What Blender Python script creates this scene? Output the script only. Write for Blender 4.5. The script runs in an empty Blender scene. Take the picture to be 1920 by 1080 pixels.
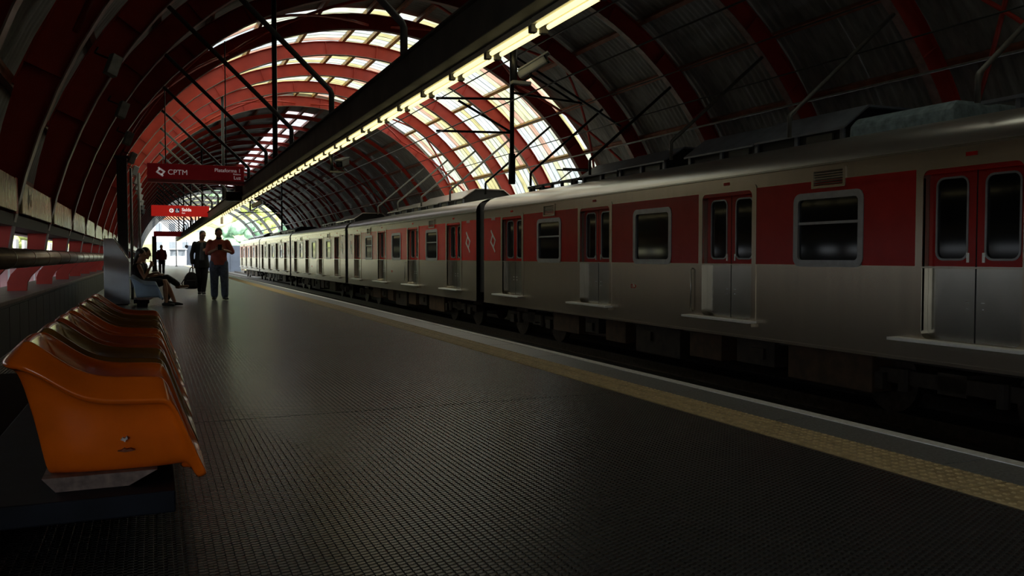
import bpy, math, random
from mathutils import Vector, Matrix

random.seed(7)
SC = bpy.context.scene
COL = SC.collection
PI = math.pi
R_ = math.radians

# ------------------------------------------------------------------ camera, sky, sun, exposure
cam_d = bpy.data.cameras.new('camera')
cam_d.sensor_width = 36.0
cam_d.lens = 1600.0 / 1920.0 * 36.0
cam_d.clip_start = 0.05
cam_d.clip_end = 2000
cam = bpy.data.objects.new('camera', cam_d)
COL.objects.link(cam)
cam.location = (0, 0, 1.0)
cam.rotation_euler = (R_(90 - 2.119), 0, R_(-22.829))
SC.camera = cam

world = bpy.data.worlds.new('sky')
SC.world = world
world.use_nodes = True
_bg = world.node_tree.nodes['Background']
_bg.inputs[0].default_value = (0.86, 0.94, 1.0, 1)
_bg.inputs[1].default_value = 2.0

sun_d = bpy.data.lights.new('sun', 'SUN')
sun_d.energy = 5.0
sun_d.angle = R_(2)
sun_d.color = (1.0, 0.95, 0.85)
sun = bpy.data.objects.new('sun', sun_d)
COL.objects.link(sun)
sun.rotation_euler = (R_(42), R_(20), 0)

SC.view_settings.view_transform = 'Standard'
SC.view_settings.look = 'None'
SC.view_settings.exposure = 0.5
SC.view_settings.gamma = 1.0
SC.view_settings.use_curve_mapping = False

# ------------------------------------------------------------------ materials
MATS = {}


def mat(name, col, rough=0.5, metal=0.0, var=0.0, scale=6.0, stretch=(1, 1, 1), bump=0.0, bscale=40.0,
        col2=None, spec=0.5, coat=0.0, rvar=0.0, emit=None, estr=0.0):
    """Principled material whose colour, gloss and fine relief come from noise in object space."""
    if name in MATS:
        return MATS[name]
    m = bpy.data.materials.new(name)
    m.use_nodes = True
    nt = m.node_tree
    N, L = nt.nodes, nt.links
    b = N['Principled BSDF']
    b.inputs['Base Color'].default_value = (*col, 1)
    b.inputs['Roughness'].default_value = rough
    b.inputs['Metallic'].default_value = metal
    b.inputs['Specular IOR Level'].default_value = spec
    if coat:
        b.inputs['Coat Weight'].default_value = coat
        b.inputs['Coat Roughness'].default_value = 0.12
    if emit:
        b.inputs['Emission Color'].default_value = (*emit, 1)
        b.inputs['Emission Strength'].default_value = estr
    tc = N.new('ShaderNodeTexCoord')
    mp = N.new('ShaderNodeMapping')
    mp.inputs['Scale'].default_value = stretch
    L.new(tc.outputs['Object'], mp.inputs['Vector'])
    if var or rvar or col2:
        nz = N.new('ShaderNodeTexNoise')
        nz.inputs['Scale'].default_value = scale
        nz.inputs['Detail'].default_value = 5
        L.new(mp.outputs[0], nz.inputs['Vector'])
        rp = N.new('ShaderNodeValToRGB')
        c2 = col2 if col2 else tuple(max(0, c * (1 - var)) for c in col)
        c1 = col if col2 else tuple(min(1, c * (1 + var)) for c in col)
        rp.color_ramp.elements[0].position = 0.32
        rp.color_ramp.elements[1].position = 0.68
        rp.color_ramp.elements[0].color = (*c2, 1)
        rp.color_ramp.elements[1].color = (*c1, 1)
        L.new(nz.outputs['Fac'], rp.inputs['Fac'])
        L.new(rp.outputs[0], b.inputs['Base Color'])
        if rvar:
            mr = N.new('ShaderNodeMapRange')
            mr.inputs['From Min'].default_value = 0.3
            mr.inputs['From Max'].default_value = 0.7
            mr.inputs['To Min'].default_value = max(0.02, rough - rvar)
            mr.inputs['To Max'].default_value = min(1, rough + rvar)
            L.new(nz.outputs['Fac'], mr.inputs[0])
            L.new(mr.outputs[0], b.inputs['Roughness'])
    if bump:
        nb = N.new('ShaderNodeTexNoise')
        nb.inputs['Scale'].default_value = bscale
        nb.inputs['Detail'].default_value = 4
        L.new(mp.outputs[0], nb.inputs['Vector'])
        bp = N.new('ShaderNodeBump')
        bp.inputs['Strength'].default_value = bump
        bp.inputs['Distance'].default_value = 0.01
        L.new(nb.outputs['Fac'], bp.inputs['Height'])
        L.new(bp.outputs[0], b.inputs['Normal'])
    MATS[name] = m
    return m


def mat_translucent(name, tint=1.0, ramp=None):
    """Corrugated fibreglass roof sheet: daylight comes through it; strips aged yellow or pink, grime in the laps between strips."""
    m = bpy.data.materials.new(name)
    m.use_nodes = True
    nt = m.node_tree
    N, L = nt.nodes, nt.links
    for n in list(N):
        N.remove(n)

    def math_(op, a, b=None):
        q = N.new('ShaderNodeMath')
        q.operation = op
        for i, v in enumerate((a, b)):
            if v is None:
                continue
            if isinstance(v, (int, float)):
                q.inputs[i].default_value = v
            else:
                L.new(v, q.inputs[i])
        return q.outputs[0]

    def remap(v, a0, a1, b0, b1):
        q = N.new('ShaderNodeMapRange')
        for i, w in zip((1, 2, 3, 4), (a0, a1, b0, b1)):
            q.inputs[i].default_value = w
        L.new(v, q.inputs[0])
        return q.outputs[0]
    out = N.new('ShaderNodeOutputMaterial')
    tr = N.new('ShaderNodeBsdfTranslucent')
    df = N.new('ShaderNodeBsdfDiffuse')
    df.inputs[0].default_value = (0.30, 0.29, 0.25, 1)
    mx = N.new('ShaderNodeMixShader')
    mx.inputs[0].default_value = 0.15
    oi = N.new('ShaderNodeObjectInfo')
    tc = N.new('ShaderNodeTexCoord')
    sp = N.new('ShaderNodeSeparateXYZ')
    L.new(tc.outputs['Object'], sp.inputs[0])
    st = math_('MULTIPLY', math_('ADD', sp.outputs['Y'], 0.005), 1 / 0.343)
    cell = math_('FLOOR', st)
    fr = math_('FRACT', st)
    edge = math_('ABSOLUTE', math_('SUBTRACT', fr, 0.5))
    line = remap(edge, 0.38, 0.435, 1.0, 0.05)
    wn = N.new('ShaderNodeTexWhiteNoise')
    wn.noise_dimensions = '2D'
    cv = N.new('ShaderNodeCombineXYZ')
    L.new(cell, cv.inputs[0])
    L.new(oi.outputs['Random'], cv.inputs[1])
    L.new(cv.outputs[0], wn.inputs['Vector'])
    rp = N.new('ShaderNodeValToRGB')
    cr = rp.color_ramp
    cr.interpolation = 'CONSTANT'
    cols = ramp or [(0.0, (0.92, 0.94, 0.74)), (0.28, (0.86, 0.76, 0.36)), (0.46, (0.90, 0.95, 0.92)),
                    (0.66, (0.90, 0.88, 0.54)), (0.82, (0.82, 0.50, 0.36)), (0.93, (0.88, 0.94, 0.9))]
    cr.elements[0].position = 0
    cr.elements[0].color = (*cols[0][1], 1)
    cr.elements[1].position = cols[1][0]
    cr.elements[1].color = (*cols[1][1], 1)
    for p, c in cols[2:]:
        e = cr.elements.new(p)
        e.color = (*c, 1)
    L.new(wn.outputs['Value'], rp.inputs[0])
    nz = N.new('ShaderNodeTexNoise')
    nz.inputs['Scale'].default_value = 2.2
    nz.inputs['Detail'].default_value = 7
    mp = N.new('ShaderNodeMapping')
    mp.inputs['Scale'].default_value = (1, 5, 1)
    L.new(tc.outputs['Object'], mp.inputs['Vector'])
    L.new(mp.outputs[0], nz.inputs['Vector'])
    dirt = remap(nz.outputs['Fac'], 0.3, 0.62, 0.55, 1.0)
    vm = N.new('ShaderNodeVectorMath')
    vm.operation = 'SCALE'
    L.new(rp.outputs[0], vm.inputs[0])
    L.new(math_('MULTIPLY', math_('MULTIPLY', line, dirt), tint), vm.inputs['Scale'])
    L.new(vm.outputs[0], tr.inputs[0])
    L.new(tr.outputs[0], mx.inputs[1])
    L.new(df.outputs[0], mx.inputs[2])
    L.new(mx.outputs[0], out.inputs[0])
    return m


def mat_rubber():
    """Black studded rubber: the long ribs are modelled, the short cuts across them are fine relief."""
    m = bpy.data.materials.new('black_rubber')
    m.use_nodes = True
    nt = m.node_tree
    N, L = nt.nodes, nt.links
    b = N['Principled BSDF']
    tc = N.new('ShaderNodeTexCoord')
    sp = N.new('ShaderNodeSeparateXYZ')
    L.new(tc.outputs['Object'], sp.inputs[0])
    mu = N.new('ShaderNodeMath')
    mu.operation = 'MULTIPLY'
    mu.inputs[1].default_value = 2 * PI / 0.026
    L.new(sp.outputs['Y'], mu.inputs[0])
    row = N.new('ShaderNodeMath')          # every other rib is cut half a step further on
    row.operation = 'MULTIPLY'
    row.inputs[1].default_value = 1 / 0.030
    off = N.new('ShaderNodeMath')
    off.operation = 'ADD'
    off.inputs[1].default_value = 1.42
    L.new(sp.outputs['X'], off.inputs[0])
    L.new(off.outputs[0], row.inputs[0])
    fl_ = N.new('ShaderNodeMath')
    fl_.operation = 'FLOOR'
    L.new(row.outputs[0], fl_.inputs[0])
    ph_ = N.new('ShaderNodeMath')
    ph_.operation = 'MULTIPLY_ADD'
    ph_.inputs[1].default_value = PI
    L.new(fl_.outputs[0], ph_.inputs[0])
    L.new(mu.outputs[0], ph_.inputs[2])
    sn = N.new('ShaderNodeMath')
    sn.operation = 'SINE'
    L.new(ph_.outputs[0], sn.inputs[0])
    mr = N.new('ShaderNodeMapRange')
    mr.inputs['From Min'].default_value = -0.75
    mr.inputs['From Max'].default_value = -0.25
    L.new(sn.outputs[0], mr.inputs[0])
    nz = N.new('ShaderNodeTexNoise')
    nz.inputs['Scale'].default_value = 0.7
    nz.inputs['Detail'].default_value = 7
    nz.inputs['Roughness'].default_value = 0.65
    geo = N.new('ShaderNodeNewGeometry')
    L.new(geo.outputs['Position'], nz.inputs['Vector'])
    rp = N.new('ShaderNodeValToRGB')
    rp.color_ramp.elements[0].position = 0.3
    rp.color_ramp.elements[1].position = 0.72
    rp.color_ramp.elements[0].color = (0.012, 0.012, 0.0135, 1)
    rp.color_ramp.elements[1].color = (0.026, 0.025, 0.025, 1)
    L.new(nz.outputs['Fac'], rp.inputs[0])
    L.new(rp.outputs[0], b.inputs['Base Color'])
    rr = N.new('ShaderNodeMapRange')
    rr.inputs['From Min'].default_value = 0.3
    rr.inputs['From Max'].default_value = 0.7
    rr.inputs['To Min'].default_value = 0.265
    rr.inputs['To Max'].default_value = 0.25
    L.new(nz.outputs['Fac'], rr.inputs[0])
    rx = N.new('ShaderNodeMix')            # the cuts are dull, the tops are polished by feet
    rx.data_type = 'FLOAT'
    L.new(mr.outputs[0], rx.inputs['Factor'])
    rx.inputs[2].default_value = 0.75
    L.new(rr.outputs[0], rx.inputs[3])
    L.new(rx.outputs[0], b.inputs['Roughness'])
    b.inputs['Specular IOR Level'].default_value = 0.55
    bp = N.new('ShaderNodeBump')
    bp.inputs['Strength'].default_value = 0.8
    bp.inputs['Distance'].default_value = 0.003
    L.new(mr.outputs[0], bp.inputs['Height'])
    L.new(bp.outputs[0], b.inputs['Normal'])
    return m


RED = mat('red_painted_steel', (0.43, 0.044, 0.030), 0.45, var=0.15, scale=3, bump=0.05, spec=0.3)
GREYRIB = mat('dark_grey_canopy_steel', (0.05, 0.052, 0.05), 0.5, var=0.2, scale=3)  # open canopy past the sheets, darker and greyer than the hall ribs
FLANGE = mat('grey_red_flange', (0.26, 0.17, 0.15), 0.38, var=0.25, scale=8)  # greyer and lighter than the red web
PURL_LIT = mat('skylit_purlin_tint', (0.50, 0.31, 0.10), 0.5, var=0.3, scale=5)  # purlins under the clear bays: yellow of daylight through the sheets put into colour
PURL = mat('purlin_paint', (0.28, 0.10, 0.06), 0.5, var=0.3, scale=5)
SHEET = mat('grey_roof_sheet', (0.24, 0.245, 0.24), 0.5, var=0.3, scale=2.2, stretch=(1, 4, 1))
CLEAR = mat_translucent('fibreglass_sheet', 0.54)
PINKC = mat_translucent('pinkish_ridge_glazing', 0.5, [(0.0, (0.9, 0.84, 0.84)), (0.4, (0.9, 0.74, 0.76)), (0.7, (0.82, 0.88, 0.95))])
DARKST = mat('dark_painted_steel', (0.018, 0.019, 0.02), 0.4, var=0.3, scale=9)
STRUT = mat('dull_grey_strut', (0.085, 0.085, 0.08), 0.45, var=0.2, scale=9)
GREYST = mat('grey_steel', (0.22, 0.22, 0.21), 0.4, metal=0.4, var=0.2, scale=9)
RUBBER = mat_rubber()
TACT = mat('yellow_tactile_concrete', (0.46, 0.345, 0.17), 0.55, var=0.25, scale=14, bump=0.15, bscale=120)
GRANITE = mat('grey_granite', (0.135, 0.145, 0.15), 0.42, var=0.45, scale=60, bump=0.1, bscale=150)
WHITE = mat('white_line_paint', (0.72, 0.73, 0.72), 0.5, var=0.15, scale=30)
CONC = mat('dark_concrete', (0.06, 0.058, 0.055), 0.8, var=0.3, scale=5, bump=0.2)
BALLAST = mat('track_ballast', (0.03, 0.027, 0.025), 0.9, var=0.5, scale=40, bump=0.8, bscale=60)
RAILM = mat('rail_steel', (0.10, 0.08, 0.07), 0.4, metal=0.8, var=0.3, scale=12)
STEEL = mat('stainless_body', (0.44, 0.385, 0.305), 0.27, metal=0.82, var=0.07, scale=2.6, stretch=(1, 3.0, 0.16))
ROOFM = mat('brushed_roof_steel', (0.62, 0.60, 0.56), 0.29, metal=0.9, var=0.05, scale=1.2)
DOORM = mat('smooth_stainless', (0.42, 0.42, 0.38), 0.24, metal=0.95, var=0.08, scale=4)
STEPM = mat('worn_aluminium_step', (0.88, 0.88, 0.86), 0.35, metal=0.1, var=0.06, scale=12)
TRED = mat('train_red_paint', (0.42, 0.012, 0.010), 0.25, var=0.08, scale=4, spec=0.22)
GLASS = mat('dark_window_glass', (0.008, 0.009, 0.010), 0.07, spec=0.14, var=0.1, scale=3)
WFRAME = mat('grey_window_frame', (0.30, 0.31, 0.32), 0.35, metal=0.6, var=0.1, scale=9)
BLACK = mat('black_rubber_gangway', (0.008, 0.008, 0.009), 0.6, var=0.2, scale=8)
LOGO = mat('pale_logo_paint', (0.55, 0.53, 0.50), 0.4, var=0.08, scale=30)
UNDER = mat('grimy_underframe', (0.035, 0.026, 0.02), 0.7, var=0.4, scale=6)
UNDER2 = mat('brown_equipment_box', (0.075, 0.042, 0.022), 0.7, var=0.35, scale=5)
EQUIP = mat('blue_grey_roof_unit', (0.12, 0.135, 0.165), 0.4, var=0.25, scale=4)
TARP = mat('blue_tarp_cover', (0.16, 0.22, 0.25), 0.6, var=0.35, scale=9, bump=0.6, bscale=7)
BEAM = mat('olive_grey_beam', (0.11, 0.11, 0.088), 0.6, var=0.25, scale=4)
TUBE = mat('fluorescent_tube', (0.9, 0.88, 0.7), 0.4, emit=(1.0, 0.86, 0.44), estr=1.0)
HOLDER = mat('lampholder_plastic', (0.12, 0.11, 0.09), 0.5, var=0.2, scale=40)
REFLECT = mat('cream_lamp_housing', (0.55, 0.52, 0.38), 0.5, var=0.1, scale=10)
SIGNR = mat('backlit_red_sign_panel', (0.42, 0.016, 0.014), 0.35, var=0.06, scale=5, emit=(0.55, 0.012, 0.008), estr=0.26)
SIGND = mat('added_glow_red_sign_panel', (0.40, 0.022, 0.028), 0.35, var=0.08, scale=5, emit=(0.5, 0.012, 0.02), estr=0.03)  # faint glow added to brighten the dim sign panels
SIGNB = mat('pale_red_sign_strip', (0.55, 0.13, 0.13), 0.4, var=0.08, scale=5)
SIGNW = mat('white_sign_lettering', (0.85, 0.84, 0.82), 0.4, var=0.04, scale=20, emit=(1, 0.95, 0.92), estr=0.10)  # small glow added so the letters stand out brighter
SIGNW2 = mat('backlit_white_lettering', (0.85, 0.84, 0.82), 0.4, var=0.04, scale=20, emit=(1, 0.95, 0.92), estr=0.45)
SIGNBLUE = mat('blue_pictogram', (0.02, 0.13, 0.32), 0.4, var=0.05, scale=20)
SCREEN = mat('black_screen', (0.006, 0.006, 0.007), 0.2, var=0.1, scale=5)
CCTV = mat('pale_camera_housing', (0.45, 0.46, 0.42), 0.4, var=0.1, scale=20)
PIPE = mat('brown_metal_pipe', (0.30, 0.235, 0.18), 0.30, metal=0.7, var=0.18, scale=5, stretch=(1, 0.4, 1))
PANEL = mat('wood_look_plate', (0.46, 0.37, 0.20), 0.28, metal=0.3, var=0.14, scale=7, stretch=(1, 1, 0.3), rvar=0.06)
SCRAWL = mat('scratched_graffiti', (0.62, 0.60, 0.55), 0.6, var=0.1, scale=9)
WALLD = mat('dark_slate_wall', (0.013, 0.014, 0.015), 0.5, spec=0.25, var=0.35, scale=4, stretch=(1, 1, 0.3))
LEDGE = mat('red_brown_ledge', (0.10, 0.055, 0.05), 0.5, var=0.3, scale=6)
KIOSK = mat('pale_aluminium_box', (0.74, 0.79, 0.82), 0.4, metal=0.1, var=0.07, scale=3)
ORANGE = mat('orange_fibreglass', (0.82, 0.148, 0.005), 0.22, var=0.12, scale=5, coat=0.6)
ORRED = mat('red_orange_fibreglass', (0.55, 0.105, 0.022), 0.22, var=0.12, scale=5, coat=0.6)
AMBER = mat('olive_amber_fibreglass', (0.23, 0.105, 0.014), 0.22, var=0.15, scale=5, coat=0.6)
BLUE = mat('blue_grey_fibreglass', (0.30, 0.40, 0.50), 0.3, var=0.1, scale=5, coat=0.4)
CHIP = mat('exposed_chip', (0.55, 0.5, 0.46), 0.8, var=0.2, scale=60)
SCAR = mat('dark_scuff', (0.20, 0.05, 0.015), 0.7, var=0.3, scale=60)
NAVY = mat('navy_painted_plank', (0.006, 0.008, 0.013), 0.6, spec=0.15, var=0.3, scale=7)
MOUNT = mat('pinkish_grey_mount', (0.16, 0.11, 0.09), 0.6, var=0.4, scale=30)
PINK = mat('pink_outer_wall', (0.60, 0.30, 0.31), 0.7, var=0.1, scale=2)
PALE = mat('pale_fence_panel', (0.70, 0.72, 0.72), 0.6, var=0.1, scale=3)
SKIN = mat('brown_skin', (0.42, 0.225, 0.14), 0.5, var=0.1, scale=14)
HAIR = mat('black_hair', (0.012, 0.010, 0.009), 0.5, var=0.2, scale=40)
SHIRT = mat('brick_red_shirt', (0.46, 0.11, 0.08), 0.8, var=0.15, scale=12)
JEANS = mat('blue_denim', (0.12, 0.16, 0.24), 0.85, var=0.3, scale=18)
BLACKC = mat('black_cloth', (0.010, 0.010, 0.012), 0.8, var=0.2, scale=14)
GREYC = mat('grey_top_cloth', (0.09, 0.10, 0.115), 0.8, var=0.15, scale=14)
REDC = mat('dark_red_cloth', (0.20, 0.014, 0.02), 0.8, var=0.15, scale=14)
SHOE = mat('black_shoe', (0.012, 0.012, 0.013), 0.5, var=0.2, scale=20)
TRAIN_SHOE = mat('tan_trainer', (0.20, 0.13, 0.08), 0.6, var=0.2, scale=30)
PAPER = mat('white_paper', (0.75, 0.76, 0.76), 0.6, var=0.03, scale=20)
FOLI = mat('yellow_green_foliage', (0.50, 0.56, 0.20), 0.7, var=0.45, scale=1.6, bump=1.0, bscale=3)
FOLI2 = mat('blue_green_foliage', (0.28, 0.46, 0.30), 0.7, var=0.45, scale=1.6, bump=1.0, bscale=3)
TRUNK = mat('tree_bark', (0.12, 0.085, 0.06), 0.8, var=0.3, scale=9)
GRASS = mat('hill_grass', (0.50, 0.54, 0.26), 0.9, var=0.4, scale=0.4, col2=(0.56, 0.50, 0.34))
CREAM = mat('cream_render', (0.66, 0.63, 0.52), 0.8, var=0.1, scale=1)
PALEW = mat('pale_render', (0.70, 0.72, 0.74), 0.8, var=0.08, scale=1)
ROSE = mat('rose_brick', (0.52, 0.30, 0.24), 0.8, var=0.15, scale=2)
TILE = mat('clay_tile_roof', (0.42, 0.18, 0.10), 0.8, var=0.2, scale=3)
WINB = mat('far_window_glass', (0.22, 0.25, 0.28), 0.2, var=0.1, scale=3)
BRIDGE = mat('blue_grey_hoarding', (0.035, 0.047, 0.068), 0.7, var=0.15, scale=1)
WHITEP = mat('white_painted_metal', (0.75, 0.77, 0.78), 0.4, var=0.05, scale=4)


# ------------------------------------------------------------------ mesh builder
class MB:
    def __init__(self):
        self.v, self.f, self.mi = [], [], []

    def add(self, vs, fs, mi=0):
        o = len(self.v)
        self.v += [tuple(p) for p in vs]
        self.f += [tuple(o + i for i in q) for q in fs]
        self.mi += [mi] * len(fs)
        return self

    def box(self, x0, x1, y0, y1, z0, z1, mi=0):
        vs = [(x, y, z) for x in (x0, x1) for y in (y0, y1) for z in (z0, z1)]
        fs = [(0, 1, 3, 2), (4, 6, 7, 5), (0, 4, 5, 1), (2, 3, 7, 6), (0, 2, 6, 4), (1, 5, 7, 3)]
        return self.add(vs, fs, mi)

    def bar(self, a, b, w, h, mi=0, up=(0, 0, 1)):
        a, b = Vector(a), Vector(b)
        d = (b - a).normalized()
        u = Vector(up)
        if abs(d.dot(u)) > 0.95:
            u = Vector((1, 0, 0))
        s = d.cross(u).normalized() * w / 2
        t = s.cross(d).normalized() * h / 2
        vs = [p + i * s + j * t for p in (a, b) for i, j in ((-1, -1), (1, -1), (1, 1), (-1, 1))]
        fs = [(3, 2, 1, 0), (4, 5, 6, 7)] + [(i, (i + 1) % 4, (i + 1) % 4 + 4, i + 4) for i in range(4)]
        return self.add(vs, fs, mi)

    def tube(self, pts, r, n=8, mi=0, caps=True, ell=None):
        """Loft of round (or elliptic) rings through pts; r is a number or one per point."""
        pts = [Vector(p) for p in pts]
        rs = r if isinstance(r, (list, tuple)) else [r] * len(pts)
        vs, fs = [], []
        prev = None
        for i, p in enumerate(pts):
            d = (pts[min(i + 1, len(pts) - 1)] - pts[max(i - 1, 0)])
            d = d.normalized() if d.length > 1e-9 else Vector((0, 0, 1))
            if prev is None:
                u = Vector((0, 0, 1)) if abs(d.z) < 0.9 else Vector((0, 1, 0))
                s = d.cross(u).normalized()
            else:
                s = (prev - d * prev.dot(d)).normalized()
            t = d.cross(s)
            prev = s
            for k in range(n):
                a = 2 * PI * k / n
                vs.append(p + (s * math.cos(a) + t * math.sin(a)) * rs[i])
        for i in range(len(pts) - 1):
            for k in range(n):
                k2 = (k + 1) % n
                fs.append((i * n + k, i * n + k2, (i + 1) * n + k2, (i + 1) * n + k))
        if caps:
            fs.append(tuple(reversed(range(n))))
            fs.append(tuple(range((len(pts) - 1) * n, len(pts) * n)))
        return self.add(vs, fs, mi)

    def limb(self, pts, rs, n=10):
        """Tapered limb with rounded ends."""
        P = [Vector(p) for p in pts]
        d0 = (P[0] - P[1]).normalized()
        d1 = (P[-1] - P[-2]).normalized()
        pp = [P[0] + d0 * rs[0] * 0.95, P[0] + d0 * rs[0] * 0.7] + P + [P[-1] + d1 * rs[-1] * 0.7, P[-1] + d1 * rs[-1] * 0.95]
        rr = [rs[0] * 0.3, rs[0] * 0.72] + list(rs) + [rs[-1] * 0.72, rs[-1] * 0.3]
        return self.tube(pp, rr, n)

    def ellipsoid(self, c, rx, ry, rz, n=14, m=9, mi=0):
        vs, fs = [], []
        for j in range(1, m):
            t = PI * j / m
            for i in range(n):
                a = 2 * PI * i / n
                vs.append((c[0] + rx * math.sin(t) * math.cos(a), c[1] + ry * math.sin(t) * math.sin(a), c[2] + rz * math.cos(t)))
        for j in range(m - 2):
            for i in range(n):
                i2 = (i + 1) % n
                fs.append((j * n + i, (j + 1) * n + i, (j + 1) * n + i2, j * n + i2))
        o = len(vs)
        vs += [(c[0], c[1], c[2] + rz), (c[0], c[1], c[2] - rz)]
        for i in range(n):
            i2 = (i + 1) % n
            fs.append((o, i, i2))
            fs.append((o + 1, (m - 2) * n + i2, (m - 2) * n + i))
        return self.add(vs, fs, mi)

    def rings(self, secs, n=16, mi=0):
        """Closed loft of horizontal ellipses: (cx, cy, z, rx, ry)."""
        vs, fs = [], []
        for cx, cy, z, rx, ry in secs:
            for k in range(n):
                a = 2 * PI * k / n
                vs.append((cx + rx * math.cos(a), cy + ry * math.sin(a), z))
        for i in range(len(secs) - 1):
            for k in range(n):
                k2 = (k + 1) % n
                fs.append((i * n + k, i * n + k2, (i + 1) * n + k2, (i + 1) * n + k))
        fs.append(tuple(reversed(range(n))))
        fs.append(tuple(range((len(secs) - 1) * n, len(secs) * n)))
        return self.add(vs, fs, mi)

    def prism(self, poly, axis, lo, hi, mi=0):
        """Extrude a 2-D polygon; axis names the extrusion axis, the polygon lies in the two others (in xyz order)."""
        def P(a, b, c):
            return {'x': (c, a, b), 'y': (a, c, b), 'z': (a, b, c)}[axis]
        n = len(poly)
        vs = [P(a, b, lo) for a, b in poly] + [P(a, b, hi) for a, b in poly]
        fs = [tuple(range(n)), tuple(reversed(range(n, 2 * n)))] + [(i, i + n, (i + 1) % n + n, (i + 1) % n) for i in range(n)]
        return self.add(vs, fs, mi)

    def build(self, name, material, parent=None, smooth=False, origin=(0, 0, 0), bevel=0.0, auto=None):
        me = bpy.data.meshes.new(name)
        ox, oy, oz = origin
        me.from_pydata([(a - ox, b - oy, c - oz) for a, b, c in self.v], [], self.f)
        ms = material if isinstance(material, (list, tuple)) else [material]
        for m in ms:
            me.materials.append(m)
        if len(ms) > 1:
            me.polygons.foreach_set('material_index', self.mi)
        import bmesh
        bm = bmesh.new()
        bm.from_mesh(me)
        bmesh.ops.recalc_face_normals(bm, faces=bm.faces)
        bm.to_mesh(me)
        bm.free()
        if smooth:
            me.polygons.foreach_set('use_smooth', [True] * len(me.polygons))
        me.update()
        o = bpy.data.objects.new(name, me)
        COL.objects.link(o)
        if parent:
            o.parent = parent
        else:
            o.location = origin
        if bevel:
            b = o.modifiers.new('bevel', 'BEVEL')
            b.width = bevel
            b.segments = 2
            b.limit_method = 'ANGLE'
        return o


def tag(o, label, cat=None, group=None, kind=None):
    o['label'] = label
    if cat:
        o['category'] = cat
    if group:
        o['group'] = group
    if kind:
        o['kind'] = kind
    return o


def thing(name, label, cat, loc=(0, 0, 0), rz=0.0, group=None, kind=None):
    o = bpy.data.objects.new(name, None)
    o.empty_display_size = 0.1
    COL.objects.link(o)
    o.location = loc
    o.rotation_euler = (0, 0, rz)
    return tag(o, label, cat, group, kind)


def inst(src, parent, loc=(0, 0, 0), rot=(0, 0, 0)):
    """Another object with the same mesh."""
    c = src.copy()
    COL.objects.link(c)
    c.parent = parent
    c.location = loc
    c.rotation_euler = rot
    return c


def copy_tree(o, parent=None):
    c = o.copy()
    COL.objects.link(c)
    c.parent = parent
    for ch in list(o.children):
        copy_tree(ch, c)
    return c


def rrect(w, h, r, n=4):
    """Rounded rectangle outline about the origin."""
    P = []
    for cx, cy, a0 in ((w / 2 - r, h / 2 - r, 0), (-w / 2 + r, h / 2 - r, 90), (-w / 2 + r, -h / 2 + r, 180), (w / 2 - r, -h / 2 + r, 270)):
        for i in range(n + 1):
            a = R_(a0 + 90 * i / n)
            P.append((cx + r * math.cos(a), cy + r * math.sin(a)))
    return P


def ring_x(mb, outer, inner, cy, cz, x0, x1, mi=0):
    """Frame between two outlines of equal length in a plane of constant x, with depth x0..x1."""
    n = len(outer)
    vs = []
    for x in (x0, x1):
        vs += [(x, cy + a, cz + b) for a, b in outer]
        vs += [(x, cy + a, cz + b) for a, b in inner]
    fs = []
    for i in range(n):
        j = (i + 1) % n
        fs += [(i, j, n + j, n + i), (2 * n + i, 3 * n + i, 3 * n + j, 2 * n + j), (i, 2 * n + i, 2 * n + j, j), (n + i, n + j, 3 * n + j, 3 * n + i)]
    return mb.add(vs, fs, mi)


def stroke(pts, w):
    """Polygon of a mitred stroke through 2-D points."""
    L, Rr = [], []
    for i, p in enumerate(pts):
        a = Vector(pts[max(i - 1, 0)])
        b = Vector(pts[min(i + 1, len(pts) - 1)])
        d = (b - a).normalized()
        n = Vector((-d.y, d.x)) * w / 2
        if 0 < i < len(pts) - 1:
            d1 = (Vector(p) - a).normalized()
            n = n / max(0.5, abs(d.dot(d1)))
        L.append((p[0] + n.x, p[1] + n.y))
        Rr.append((p[0] - n.x, p[1] - n.y))
    return L + Rr[::-1]


# ------------------------------------------------------------------ vault geometry
XC, ZC, RI, RO = 5.42, 0.02, 6.81, 7.20
RY0, RS = 21.92, 3.03            # rib number k stands at y = RY0 + RS * k


def ry(k):
    return RY0 + RS * k


def cyl(a, r, y):
    return (XC + r * math.cos(R_(a)), y, ZC + r * math.sin(R_(a)))


KMIN, KSHEET, KMAX = -13, 19, 28.4
PA = [4, 13.5, 23, 33.5, 44.2, 55, 68, 81.5, 86.5, 92, 102, 114, 126, 137, 148, 158, 164.6]

# ------------------------------------------------------------------ floor, platform, tracks
X0F, X1F = -1.42, 3.16
floor = thing('floor', 'black ribbed rubber platform floor with yellow tactile line', None, kind='structure')
mb = MB()
pitch = 0.030
prof = []
x = X0F
while x < X1F - pitch:
    prof += [(x, -0.0035), (x + 0.010, -0.0035), (x + 0.0125, 0.0), (x + 0.0275, 0.0)]
    x += pitch
prof.append((X1F, -0.0035))
SL = 5.06
vs, fs = [], []
for y in (0.006, SL - 0.006):
    vs += [(a, y, b) for a, b in prof]
n = len(prof)
fs = [(i, i + 1, n + i + 1, n + i) for i in range(n - 1)]
mb.add(vs, fs)
mb.box(X0F, X1F, 0.006, SL - 0.006, -0.02, -0.006)
fl0 = mb.build('rubber_sheet', RUBBER, floor)
fl0.location = (0, -19.85, 0)
NSH = 25
for i in range(1, NSH):
    inst(fl0, floor, (0, -19.85 + SL * i, 0))
YA, YB = -19.85, -19.85 + SL * NSH
slab = MB().box(X0F - 0.8, 3.60, YA, YB, -0.30, -0.0201).build('platform_slab', CONC, floor)
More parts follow.
